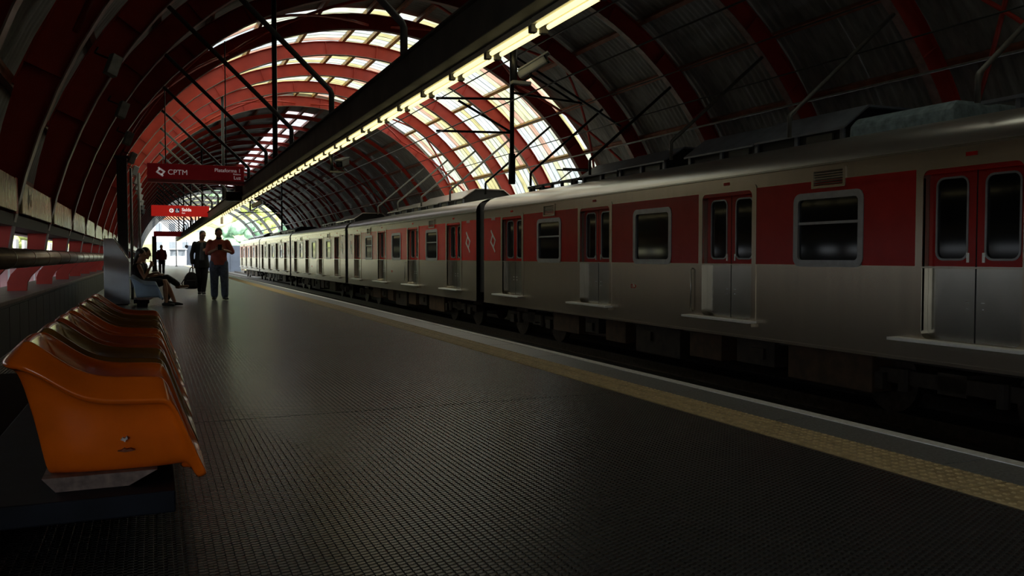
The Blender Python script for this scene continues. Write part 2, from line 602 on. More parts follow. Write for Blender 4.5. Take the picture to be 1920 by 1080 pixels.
# tactile tiles
TS = 0.32
mb = MB()
mb.box(0.004, TS - 0.004, 0.004, TS - 0.004, -0.02, 0.0)
for i in range(6):
    for j in range(6):
        cx, cy = (i + 0.5) * TS / 6, (j + 0.5) * TS / 6
        vs = [(cx + r * math.cos(PI / 4 + PI / 2 * k), cy + r * math.sin(PI / 4 + PI / 2 * k), z) for r, z in ((0.017, 0), (0.010, 0.006)) for k in range(4)]
        mb.add(vs, [(4, 5, 6, 7)] + [(k, (k + 1) % 4, (k + 1) % 4 + 4, k + 4) for k in range(4)])
t0 = mb.build('tactile_tile', TACT, floor)
t0.location = (3.16, 1.0, 0.001)
NT = 280
for i in range(1, NT):
    inst(t0, floor, (3.16, 1.0 + TS * i, 0.001))
mb = MB()
mb.box(3.16, 3.48, YA, 1.0, -0.02, 0.002)
mb.box(3.16, 3.48, 1.0 + TS * NT, YB, -0.02, 0.002)
mb.build('tactile_strip', TACT, floor)
# granite edge slabs and white line
mb = MB().box(3.482, 3.86, 0.004, 1.196, -0.14, 0.0)
g0 = mb.build('edge_slab', GRANITE, floor, bevel=0.004)
g0.location = (0, YA, 0)
for i in range(1, int((YB - YA) / 1.2)):
    inst(g0, floor, (0, YA + 1.2 * i, 0))
MB().box(3.79, 3.875, YA, YB, -0.10, 0.004).build('white_edge_line', WHITE, floor)

tag(MB().box(3.55, 3.75, YA, YB, -1.35, -0.15).build('wall_platform_edge', CONC), 'dark concrete face under the platform edge', kind='structure')
tag(MB().box(3.5, 13.2, YA - 20, 175, -1.45, -1.25).build('trackbed', BALLAST), 'dark ballast bed of the two tracks', kind='structure')
for tx, side in ((5.72, 'the empty track next to the platform'), (9.82, 'the track under the train')):
    for sgn, nm in ((-1, 'platform-side'), (1, 'outer')):
        r = MB()
        xx = tx + sgn * 0.80
        r.box(xx - 0.035, xx + 0.035, YA - 20, 126, -1.10, -1.05)
        r.box(xx - 0.01, xx + 0.01, YA - 20, 126, -1.22, -1.10)
        r.box(xx - 0.07, xx + 0.07, YA - 20, 126, -1.25, -1.22)
        tag(r.build('rail', RAILM), '%s steel rail of %s' % (nm, side), 'rail', 'rails of the two tracks')

# ------------------------------------------------------------------ vaulted roof
ceiling = thing('ceiling', 'vaulted station roof of red steel ribs, grey sheets and translucent sheets', None, kind='structure')


def arc_pts(r, a0, a1, step=4.0):
    n = max(1, int(math.ceil(abs(a1 - a0) / step)))
    return [(XC + r * math.cos(R_(a0 + (a1 - a0) * i / n)), ZC + r * math.sin(R_(a0 + (a1 - a0) * i / n))) for i in range(n + 1)]


def arc_plate(mb, r0, r1, a0, a1, y0, y1, step=4.0):
    A, B = arc_pts(r0, a0, a1, step), arc_pts(r1, a0, a1, step)
    n = len(A)
    vs = []
    for y in (y0, y1):
        vs += [(p[0], y, p[1]) for p in A] + [(p[0], y, p[1]) for p in B]
    fs = []
    for i in range(n - 1):
        fs += [(i, i + 1, n + i + 1, n + i), (2 * n + i, 3 * n + i, 3 * n + i + 1, 2 * n + i + 1),
               (i, 2 * n + i, 2 * n + i + 1, i + 1), (n + i, n + i + 1, 3 * n + i + 1, 3 * n + i)]
    fs += [(0, n, 3 * n, 2 * n), (n - 1, 3 * n - 1, 4 * n - 1, 2 * n - 1)]
    return mb.add(vs, fs)


AL, AR = 172.6, 0.0
RO2, KSLIM = 6.98, 5         # from rib 5 on the ribs are slimmer


def taper_plate(mb, r0, r1, r2, a0, a1, am, y0, y1):
    """Web whose outer edge narrows from r1 to r2 between the angles am and a1 (the foot)."""
    n = 46
    vs = []
    for y in (y0, y1):
        for inner in (1, 0):
            for i in range(n + 1):
                a = a0 + (a1 - a0) * i / n
                t = max(0.0, (a - am) / (a1 - am))
                r = r0 if inner else r1 + (r2 - r1) * t
                vs.append((XC + r * math.cos(R_(a)), y, ZC + r * math.sin(R_(a))))
    m = n + 1
    fs = []
    for i in range(n):
        fs += [(i, i + 1, m + i + 1, m + i), (2 * m + i, 3 * m + i, 3 * m + i + 1, 2 * m + i + 1),
               (i, 2 * m + i, 2 * m + i + 1, i + 1), (m + i, m + i + 1, 3 * m + i + 1, 3 * m + i)]
    return mb.add(vs, fs)


slim = MB()
arc_plate(slim, RI + 0.012, RO2 - 0.012, AR, AL, -0.012, 0.012)
arc_plate(slim, RO2 - 0.014, RO2, AR, AL, -0.06, 0.06)
web = MB()
taper_plate(web, RI + 0.012, RO - 0.012, RI + 0.20, AR, AL, 158.0, -0.012, 0.012)
arc_plate(web, RO - 0.014, RO, AR, 158.0, -0.09, 0.09)
for a in range(12, 158, 12):          # web stiffeners
    p0, p1 = cyl(a, RI + 0.02, 0), cyl(a, RO - 0.02, 0)
    web.bar(p0, p1, 0.15, 0.012, up=(-math.sin(R_(a)), 0, math.cos(R_(a))))
# curved leg that stands on the left ledge
leg_o = [(-1.75, 0.55), (-1.75, 0.66), (-1.71, 0.76), (-1.64, 0.84), (-1.56, 0.90)]
leg_i = [(-1.53, 0.55), (-1.52, 0.66), (-1.47, 0.75), (-1.40, 0.82), (-1.33, 0.90)]
web.prism(leg_o + leg_i[::-1], 'y', -0.05, 0.05)
rib0 = web.build('rib', RED, ceiling)
fl = MB()
arc_plate(fl, RI, RI + 0.014, AR, AL, -0.08, 0.08)
flange0 = fl.build('flange', FLANGE, rib0)
slim0 = slim.build('rib', RED, ceiling)
slim0.location = (0, ry(KSLIM), 0)
fl = MB()
arc_plate(fl, RI, RI + 0.012, AR, AL, -0.045, 0.045)
slimf0 = fl.build('flange', FLANGE, slim0)
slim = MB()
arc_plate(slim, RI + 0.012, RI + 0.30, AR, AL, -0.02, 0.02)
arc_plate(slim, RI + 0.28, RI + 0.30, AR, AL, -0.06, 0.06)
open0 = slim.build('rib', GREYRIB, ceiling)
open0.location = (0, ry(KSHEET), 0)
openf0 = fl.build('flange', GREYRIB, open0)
rib0.location = (0, ry(KMIN), 0)
for k in [q for q in range(KMIN + 1, KSHEET) if q != KSLIM] + [20.6, 23.2, 25.8, 28.4]:
    rb = inst(rib0 if k < KSLIM else (slim0 if k < KSHEET else open0), ceiling, (0, ry(k), 0))
    inst(flange0 if k < KSLIM else (slimf0 if k < KSHEET else openf0), rb)
# purlins
for r_, k0, k1, pm in ((RO, KMIN - 0.1, -0.06, PURL), (RO, -0.06, KSLIM - 0.97, PURL_LIT), (RO2, KSLIM - 0.97, KSHEET, PURL), (RO2, KSHEET, KMAX + 0.1, GREYRIB)):
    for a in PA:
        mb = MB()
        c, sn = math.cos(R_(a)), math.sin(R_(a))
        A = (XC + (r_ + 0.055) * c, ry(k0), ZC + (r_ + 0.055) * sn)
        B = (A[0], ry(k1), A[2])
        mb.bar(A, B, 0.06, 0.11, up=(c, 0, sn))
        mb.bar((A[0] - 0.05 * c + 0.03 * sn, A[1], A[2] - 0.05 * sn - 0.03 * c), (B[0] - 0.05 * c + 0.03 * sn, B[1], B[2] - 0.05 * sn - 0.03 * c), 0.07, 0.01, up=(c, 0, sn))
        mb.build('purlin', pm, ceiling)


# roof sheets
RSH = RO + 0.125


def sheet_mesh(a0, a1, w, pitch=0.085, amp=0.014, rs=RSH):
    n = max(2, int(w / pitch * 4))
    m = 2
    vs, fs = [], []
    for j in range(m + 1):
        a = a0 - 0.25 + (a1 - a0 + 0.5) * j / m
        for i in range(n + 1):
            y = w * i / n
            r = rs + amp * math.sin(2 * PI * y / pitch) + 0.008 * j / m
            vs.append((XC + r * math.cos(R_(a)), y, ZC + r * math.sin(R_(a))))
    for j in range(m):
        for i in range(n):
            q = j * (n + 1) + i
            fs.append((q, q + 1, q + n + 2, q + n + 1))
    return vs, fs


def is_slot(k, i):
    return (5 <= k <= 13 or k == 18) and PA[i] in (81.5, 86.5)


def near_light(k, i):
    return -7 <= k <= -5 and PA[i] == 68  # translucent bays out of view, added for the highlight on the train roof


def clear_bay(k):
    return 0 <= k <= 3


def clear_iv(i):
    return 23 <= PA[i] < 148


cache = {}


def one_sheet(i, y, w, m, pitch, rs=RSH):
    key = (i, round(w, 3), m.name, rs)
    if key not in cache:
        vs, fs = sheet_mesh(PA[i], PA[i + 1], w, pitch, 0.014, rs)
        o = MB().add(vs, fs).build('roof_sheet', m, ceiling, smooth=True)
        cache[key] = o
        o.location = (0, y, 0)
    else:
        inst(cache[key], ceiling, (0, y, 0))


rest = MB()
for k in range(KMIN, KSHEET):
    for i in range(len(PA) - 1):
        if clear_bay(k):
            w = RS / 3
            for j in range(3):
                one_sheet(i, ry(k) + w * j, w + 0.02, CLEAR if clear_iv(i) else SHEET, 0.085)
        elif near_light(k, i):
            one_sheet(i, ry(k), RS + 0.02, CLEAR, 0.085)
        elif is_slot(k, i):
            one_sheet(i, ry(k), RS + 0.02, PINKC, 0.17, RSH if k < 4 else RO2 + 0.125)
        elif -5 <= k <= -1:
            end = 0.16 if k == -1 and clear_iv(i) else 0.0
            w = (RS - end) / 2
            for j in range(2):
                one_sheet(i, ry(k) + w * j, w + 0.02, SHEET, 0.17)
            if end:
                one_sheet(i, ry(k) + RS - end, end + 0.02, CLEAR, 0.085)
        else:
            vs, fs = sheet_mesh(PA[i], PA[i + 1], RS + 0.02, RS / 2.0, 0.0, RSH if k < 4 else RO2 + 0.125)
            rest.add([(a, b + ry(k), c) for a, b, c in vs], fs)
o = rest.build('roof_sheets_beyond', SHEET, ceiling)
o['kind'] = 'stuff'

st = MB()
arc_plate(st, RO2 + 0.10, RSH + 0.03, PA[0], PA[-1], ry(4) + 0.02, ry(4) + 0.06)
st.build('step_plate', SHEET, ceiling)
# wind bracing between the ribs, a bay in every four
for k in (-5, -1, 3, 7, 11, 15):
    for a0, a1 in ((23, 55), (55, 87), (92, 122), (122, 152)):
        for s in (0, 1):
            b0, b1 = (a0, a1) if s == 0 else (a1, a0)
            P = []
            for j in range(9):
                t = j / 8
                P.append(cyl(b0 + (b1 - b0) * t, RI + 0.10, ry(k) + 0.1 + (RS - 0.2) * t))
            MB().tube(P, 0.035, 6).build('brace', RED, ceiling, smooth=True)
# conduit clipped to the ribs on the far side
tag(MB().tube([cyl(34.2, RI - 0.05, ry(-7)), cyl(34.2, RI - 0.05, ry(19))], 0.022, 8).build('conduit', GREYST), 'thin bright conduit running along the vault above the train', 'conduit')

# ------------------------------------------------------------------ right and left walls
ew = MB()
ew.box(-3.4, 13.2, YA - 0.3, YA - 0.1, -1.3, 8.0)
tag(ew.build('wall_back', CONC), 'dark end wall of the hall behind the viewpoint', kind='structure')
tag(MB().box(12.25, 12.4, YA, ry(KSHEET), -1.3, 0.6).build('wall_right', CONC), 'low dark concrete wall behind the train', kind='structure')
wl = thing('wall_left', 'dark low wall with ledge, plates and open strips between the red ribs', None, kind='structure')
wl['kind'] = 'structure'
MB().box(-1.55, -1.40, 1.2, ry(19), -0.02, 0.50).build('wall_base', WALLD, wl)
for i in range(0, 60):
    y0 = 1.25 + 0.75 * i
    MB().box(-1.40, -1.388, y0 + 0.01, y0 + 0.74, 0.03, 0.47).build('wall_board', WALLD, wl)
MB().box(-2.05, -1.37, 1.2, ry(19), 0.50, 0.55).build('ledge', LEDGE, wl, bevel=0.008)
MB().box(-1.52, -1.26, 1.2, ry(19), 1.30, 1.42).build('rail_beam', BLACK, wl)
MB().box(-3.05, -1.60, 1.2, ry(19), 1.50, 1.56).build('sky_shade_eave', DARKST, wl)  # widened outwards, unseen, to keep sky light off the left ribs
MB().box(-1.60, -1.53, 1.2, ry(19), 1.28, 2.0).build('light_stop_board', DARKST, wl)  # added to stop daylight leaking in around the plates
MB().box(-1.72, -1.62, ry(3), ry(19), 0.55, 1.36).build('closed_strip', WALLD, wl)
MB().box(-1.72, -1.62, YA - 0.2, -5.5, -0.02, 2.2).build('closed_end', WALLD, wl)  # wall breaks off here: unseen opening added to light the near seats
MB().box(-1.72, -1.62, 1.2, ry(-6), -0.02, 2.2).build('closed_end', WALLD, wl)
plate0 = None
for k in range(-6, 19):
    if plate0 is None:
        plate0 = MB().box(-1.235, -1.205, 0.11, RS - 0.28, 1.435, 1.755).build('plate', PANEL, wl, bevel=0.004)
        plate0.location = (0, ry(k), 0)
        end0 = MB().box(-1.40, -1.215, RS - 0.27, RS - 0.12, 1.42, 1.77).build('plate_end', RED, wl)
        end0.location = (0, ry(k), 0)
    else:
        inst(plate0, wl, (0, ry(k), 0))
        inst(end0, wl, (0, ry(k), 0))
# scratched tag on the nearest plate
g = MB()
gy = 10.35


def scr(P, w=0.012):
    g.prism([(gy + a * 0.85, 1.60 + b * 0.85) for a, b in stroke(P, w)], 'x', -1.2045, -1.202)


scr([(0.02, 0.13), (0.0, 0.0), (-0.02, -0.13)])
scr([(0.0, 0.06), (0.06, 0.05), (0.08, -0.01), (0.05, -0.06), (-0.01, -0.05), (-0.05, 0.0), (0.0, 0.06)])
scr([(0.16, -0.06), (0.16, 0.06), (0.34, 0.08), (0.36, 0.06)])
scr([(0.16, -0.06), (0.24, -0.08), (0.30, -0.04), (0.28, 0.01), (0.20, 0.0)])
g.build('scratched_tag', SCRAWL, wl)

pp = thing('handrail_pipe', 'thick brown metal pipe running along the left wall above the ledge', 'pipe', (-1.36, 0, 0.98))
MB().tube([(-1.36, 1.3, 0.98), (-1.36, ry(4), 0.98)], 0.108, 20).build('pipe', PIPE, pp, smooth=True, origin=(-1.36, 0, 0.98))
for y in [ry(-6.5) + 1.515 * i for i in range(16)]:
    MB().tube([(-1.36, y - 0.012, 0.98), (-1.36, y + 0.012, 0.98)], 0.114, 20).build('weld_band', PIPE, pp, smooth=False, origin=(-1.36, 0, 0.98))

# outside, left of the station
ob = thing('boundary_wall', 'pink boundary wall seen through the strips of the left wall', 'wall', (-3.3, 0, -1.3))
for i in range(-13, 24):
    y0 = ry(-4) + 1.62 * i
    if -9 < y0 < 1.5:
        continue  # panels left out so more daylight reaches the added opening
    MB().box(-3.36, -3.24, y0, y0 + 1.05, -1.3, 1.12).build('pink_panel', PINK, ob, origin=(-3.3, 0, -1.3))
    MB().box(-3.33, -3.27, y0 + 1.05, y0 + 1.62, -1.3, 1.45).build('pale_panel', PALE, ob, origin=(-3.3, 0, -1.3))
tag(MB().box(-40, -1.9, YA, 175, -1.5, -1.3).build('ground', CONC), 'bare ground outside the left wall', kind='structure')

# ------------------------------------------------------------------ lighting beam
bm_ = thing('lighting_beam', 'long olive-grey beam hung over the platform carrying the fluorescent lamps', 'beam', (1.98, 30, 2.33))
OB = (1.98, 30, 2.33)
MB().box(1.85, 2.12, -2.0, 79.5, 2.33, 2.565).build('box_beam', BEAM, bm_, origin=OB, bevel=0.006)
MB().box(1.82, 2.15, -2.0, 79.5, 2.565, 2.58).build('top_plate', BEAM, bm_, origin=OB)
for k in range(-7, 20):
    y = ry(k)
    if y < -2 or y > 79.5:
        continue
    za = ZC + math.sqrt(RI * RI - (0.25 - XC) ** 2)
    MB().tube([(1.90, y, 2.56), (1.90, y, 2.85), (1.885, y, 2.885), (0.25, y, za)], 0.032, 8).build('hanger', STRUT, bm_, smooth=True, origin=OB)
for k in (-2, 2, 6, 10, 14, 18):
    y = ry(k)
    MB().tube([(2.06, y, 2.56), (2.06, y, ZC + math.sqrt(RI * RI - (2.06 - XC) ** 2))], 0.045, 8).build('drop_rod', DARKST, bm_, smooth=True, origin=OB)
# lamps
_w = 'first second third fourth fifth sixth seventh eighth ninth tenth eleventh twelfth thirteenth fourteenth fifteenth sixteenth seventeenth eighteenth nineteenth twentieth'.split()
ORD = [''] + _w + ['twenty-' + q for q in _w[:9]] + ['thirtieth'] + ['thirty-' + q for q in _w[:9]]
LP = 0.70
lab = 'two-tube fluorescent lamp under the long platform beam'
lamp = thing('fluorescent_lamp', lab, 'lamp', (2.0, 0, 2.33), group='lamps along the platform beam')
MB().box(-0.035, 0.075, 0.01, LP - 0.01, -0.035, -0.001).build('housing', REFLECT, lamp)
for xx in (-0.012, 0.055):
    MB().tube([(xx, 0.045, -0.052), (xx, LP - 0.045, -0.052)], 0.0145, 8).build('tube', TUBE, lamp, smooth=True)
for xx in (-0.012, 0.055):
    MB().box(xx - 0.02, xx + 0.02, 0.0, 0.043, -0.075, -0.03).build('lampholder', HOLDER, lamp, bevel=0.004)
nl = int((79.4 + 1.9) / LP)
for i in range(nl):
    y = -1.9 + LP * i
    if i == 0:
        lamp.location = (2.0, y, 2.33)
        continue
    c = lamp.copy()
    COL.objects.link(c)
    c.location = (2.0, y, 2.33)
    nth = i - 6
    if nth >= 1 and y < 24:
        c['label'] = '%s fluorescent lamp under the beam, counted from the top edge of the picture' % ORD[nth]
    elif y >= 24:
        c['label'] = 'tiny far fluorescent lamp in the row under the beam'
    else:
        c['label'] = 'fluorescent lamp under the near end of the beam, above the picture'
    for ch in lamp.children:
        if y > 28 and ch.name.startswith('lampholder'):
            continue
        inst(ch, c)


# ------------------------------------------------------------------ hanging signs
def text(s, size, x, z, parent, y, align='LEFT', m=SIGNW, name='lettering', bold=0.0):
    cu = bpy.data.curves.new(name, 'FONT')
    cu.body = s
    cu.size = size
    cu.align_x = align
    cu.extrude = 0.0015
    cu.offset = bold
    cu.materials.append(m)
    o = bpy.data.objects.new(name, cu)
    COL.objects.link(o)
    o.parent = parent
    o.location = (x, y, z)
    o.rotation_euler = (PI / 2, 0, 0)
    bpy.context.view_layer.update()
    me = bpy.data.meshes.new_from_object(o.evaluated_get(bpy.context.evaluated_depsgraph_get()))
    bpy.data.objects.remove(o)
    o = bpy.data.objects.new(name, me)
    COL.objects.link(o)
    o.parent = parent
    o.location = (x, y, z)
    o.rotation_euler = (PI / 2, 0, 0)
    return o


def logo(mb, cx, cz, w, h, t, axis, lo, hi):
    """Two interlocking bent strokes that make an open lozenge."""
    P = [(-0.28, 0.52), (-0.06, 0.36), (0.42, 0.02), (0.10, -0.34)]
    for sgn in (1, -1):
        Q = [(cx + sgn * a * w, cz + sgn * b * h) for a, b in P]
        mb.prism(stroke(Q, t), axis, lo, hi)


def sign(y, x0, x1, z0, z1, m, label, drops):
    cx = (x0 + x1) / 2
    t = thing('hanging_sign', label, 'sign', (cx, y, z0), group='red signs hung across the platform')
    w, h = x1 - x0, z1 - z0
    MB().box(-w / 2, w / 2, 0, 0.16, 0, h).build('panel', m, t, bevel=0.006)
    for sx in drops:
        top = ZC + math.sqrt(RI * RI - (cx + sx - XC) ** 2) - z0
        MB().tube([(sx, 0.08, h), (sx, 0.08, top)], 0.012, 6).build('suspension_rod', DARKST, t, smooth=True)
    return t, w, h


s1, w, h = sign(19.2, -0.08, 1.84, 2.54, 2.93, SIGND, 'dark red hanging sign reading CPTM Plataforma 1 Luz', (-0.6, 0.6))
MB().box(-w / 2 + 0.01, w / 2 - 0.01, -0.006, 0.004, 0.0, 0.07).build('lower_strip', SIGNB, s1)
text('CPTM', 0.15, -0.565, 0.165, s1, -0.004)
text('Plataforma 1', 0.105, w / 2 - 0.07, 0.255, s1, -0.004, 'RIGHT')
text('Platform', 0.045, w / 2 - 0.07, 0.20, s1, -0.004, 'RIGHT')
text('Luz', 0.105, w / 2 - 0.07, 0.105, s1, -0.004, 'RIGHT')
lg = MB()
logo(lg, -0.70, 0.215, 0.17, 0.17, 0.035, 'y', -0.005, -0.001)
lg.build('logo', SIGNW, s1)
s2, w, h = sign(32.5, -0.02, 1.90, 2.42, 2.80, SIGNR, 'bright red hanging exit sign reading Saída with arrow and wheelchair pictogram', (-0.55,))
text('Saída', 0.155, 0.04, 0.185, s2, -0.004, m=SIGNW2, bold=0.004)
text('Exit', 0.07, 0.04, 0.095, s2, -0.004, m=SIGNW2)
a = MB()
a.prism([(-0.30 + 0.075 * math.cos(2 * PI * i / 20), 0.20 + 0.075 * math.sin(2 * PI * i / 20)) for i in range(20)], 'y', -0.004, -0.001)
a.build('arrow_disc', SIGNW2, s2)
a = MB()
a.prism(stroke([(-0.29, 0.25), (-0.335, 0.20), (-0.29, 0.15)], 0.02), 'y', -0.006, -0.004)
a.prism(stroke([(-0.335, 0.20), (-0.25, 0.20)], 0.02), 'y', -0.006, -0.004)
a.build('arrow', SIGNR, s2)
a = MB().box(-0.185, -0.035, -0.004, -0.001, 0.125, 0.275)
a.build('pictogram_square', SIGNBLUE, s2)
a = MB()
a.prism([(-0.12 + 0.013 * math.cos(i * PI / 5), 0.255 + 0.013 * math.sin(i * PI / 5)) for i in range(10)], 'y', -0.006, -0.004)
a.prism(stroke([(-0.12, 0.238), (-0.115, 0.19), (-0.08, 0.188), (-0.062, 0.148)], 0.014), 'y', -0.006, -0.004)
a.prism(stroke([(-0.14 + 0.0, 0.205), (-0.155, 0.175), (-0.135, 0.145), (-0.10, 0.145), (-0.088, 0.165)], 0.011), 'y', -0.006, -0.004)
a.build('wheelchair_pictogram', SIGNW2, s2)
s3, w, h = sign(64.0, 0.09, 1.95, 2.39, 2.74, SIGND, 'small far dark red hanging sign above the platform end', (-0.55,))

mo = thing('monitor', 'black monitor fixed to the side of the lighting beam', 'monitor', (1.68, 19.62, 2.21))
MB().box(-0.19, 0.16, 0.0, 0.10, 0, 0.21).build('case', SCREEN, mo, bevel=0.008)
MB().box(-0.17, 0.14, -0.004, 0.001, 0.02, 0.19).build('screen', GLASS, mo)
MB().box(0.02, 0.165, 0.10, 0.14, 0.10, 0.34).build('bracket', DARKST, mo)


# ------------------------------------------------------------------ surveillance cameras
def cctv(name, label, x, y, ztop, drop, tail, head, sc=1.0):
    t = thing(name, label, 'camera', (x, y, ztop), group='surveillance cameras under the beam')
    MB().tube([(0, 0, 0), (0, 0, -drop)], 0.020, 8).build('pole', DARKST, t, smooth=True)
    a, b = Vector(tail), Vector(head)
    d = (b - a).normalized()
    MB().box(-0.02, 0.15 * sc, -0.025, 0.025, -drop, -drop + 0.022).build('bracket', CCTV, t, bevel=0.004)
    body = MB()
    body.bar(a, b, 0.075 * sc, 0.07 * sc)
    body.build('body', CCTV, t, bevel=0.012)
    up = Vector((0, 0, 1))
    MB().bar(a + up * 0.043 * sc - d * 0.0, b + up * 0.043 * sc + d * 0.02, 0.088 * sc, 0.012).build('sun_shield', CCTV, t, bevel=0.003)
    MB().bar(b - d * 0.002, b + d * 0.008, 0.068 * sc, 0.062 * sc).build('front_glass', GLASS, t)
    MB().tube([b + d * 0.008, b + d * 0.012], 0.022 * sc, 14).build('lens', DARKST, t)
    MB().tube([a + (b - a) * 0.45 - up * 0.03 * sc, a + (b - a) * 0.4 - up * 0.07 * sc, (0.07 * sc, 0, -drop + 0.02)], 0.008, 6).build('cable', BLACK, t, smooth=True)
    return t


cctv('security_camera', 'pale bullet camera on a pole, nearest under the beam, aimed along the train', 2.13, 5.02, 2.33, 0.24, (0.03, 0.0, -0.185), (0.17, -0.11, -0.09), 0.72)
cctv('security_camera', 'pale bullet camera under the middle of the beam, aimed down the platform', 2.13, 11.0, 2.33, 0.26, (0.20, 0.06, -0.10), (0.06, -0.18, -0.165), 1.15)
cctv('security_camera', 'small far bullet camera under the beam before the bright end', 2.13, 20.9, 2.33, 0.26, (0.05, 0.05, -0.16), (0.26, -0.1, -0.06), 1.15)

# ------------------------------------------------------------------ floodlights on the left ribs
for i, k in enumerate((-3.5, -2.4, -1.26, -0.1, 0.95, 1.96, 2.8, 3.5, 4.6, 5.8, 7, 8.2)):
    pos = ['highest and nearest', 'second from the camera', 'third from the camera', 'beside the dark front rib'][i] if i < 4 else None
    lb = ('grey box floodlight on the left vault, ' + pos) if pos else 'small pale floodlight on the left vault beyond the pillar, %s from the camera' % _w[i]
    t = thing('floodlight', lb, 'floodlight', cyl(150.4, RI - 0.05, ry(k)), group='floodlights along the left vault')
    bx_ = MB().bar((0.10, -0.06, 0.02), (0.02, -0.10, -0.22), 0.12, 0.13).build('lamp_box', GREYST if i < 4 else WFRAME, t, bevel=0.01)
    MB().bar((-0.14, 0, 0.05), (0.06, -0.05, -0.03), 0.03, 0.02).build('bracket', DARKST, t)
    MB().tube([(-0.14, 0, 0.05), cyl_off(k) if False else (-0.10, 0.0, 0.12)], 0.012, 6).build('arm', DARKST, t)

# ------------------------------------------------------------------ pillars and kiosk on the left
t = thing('pillar', 'dark square pillar beside the pale box on the left', 'pillar', (-0.62, 21.6, 0))
MB().box(-0.11, 0.11, -0.1, 0.1, 0, 3.25).build('shaft', DARKST, t, bevel=0.01)
MB().box(-0.15, 0.15, -0.14, 0.14, 0, 0.05).build('base_plate', DARKST, t)
MB().box(-0.16, 0.16, -0.14, 0.14, 3.25, 3.30).build('cap', DARKST, t)
for i, xx in enumerate((-0.44, -0.285)):
    tag(MB().tube([(xx, 21.75 + 1.2 * i, 0), (xx, 21.75 + 1.2 * i, 3.05)], 0.032, 12).build('steel_post', GREYST, smooth=True),
        ['shiny round post next to the dark pillar', 'shiny round post one step behind the first'][i], 'post', 'shiny posts by the pillar')
t = thing('pillar', 'far dark column beneath the small far sign', 'pillar', (0.12, 62.0, 0))
MB().box(-0.14, 0.14, -0.14, 0.14, 0, 2.35).build('shaft', DARKST, t, bevel=0.01)
MB().box(-0.2, 0.2, -0.2, 0.2, 0, 0.06).build('base_plate', DARKST, t)

kx = thing('equipment_box', 'pale aluminium cabinet with a slanting top at the end of the orange seats', 'cabinet', (-0.68, 19.25, 0))
poly = [(-0.24, 0.02), (0.235, 0.02), (0.235, 0.905), (-0.06, 1.37), (-0.24, 1.37)]
MB().prism(poly, 'y', 0, 0.42).build('body', KIOSK, kx, bevel=0.01)
MB().box(-0.20, 0.20, 0.02, 0.40, 0, 0.03).build('plinth', DARKST, kx)
MB().bar((0.245, 0.02, 0.95), (-0.04, 0.02, 1.39), 0.02, 0.02).build('edge_trim', GREYST, kx)
MB().bar((0.22, 0.2, 0.93), (-0.05, 0.2, 1.36), 0.34, 0.012, up=(0.84, 0, 0.54)).build('slanted_screen', SCREEN, kx)
t = thing('notice_board', 'small pale notice on the left wall beyond the cabinet', 'notice', (-1.21, 26.2, 1.02))
MB().box(-0.02, 0.02, -0.25, 0.25, 0.0, 0.55).build('board', PANEL, t)
MB().box(0.02, 0.024, -0.2, 0.2, 0.05, 0.25).build('sheet', PAPER, t)


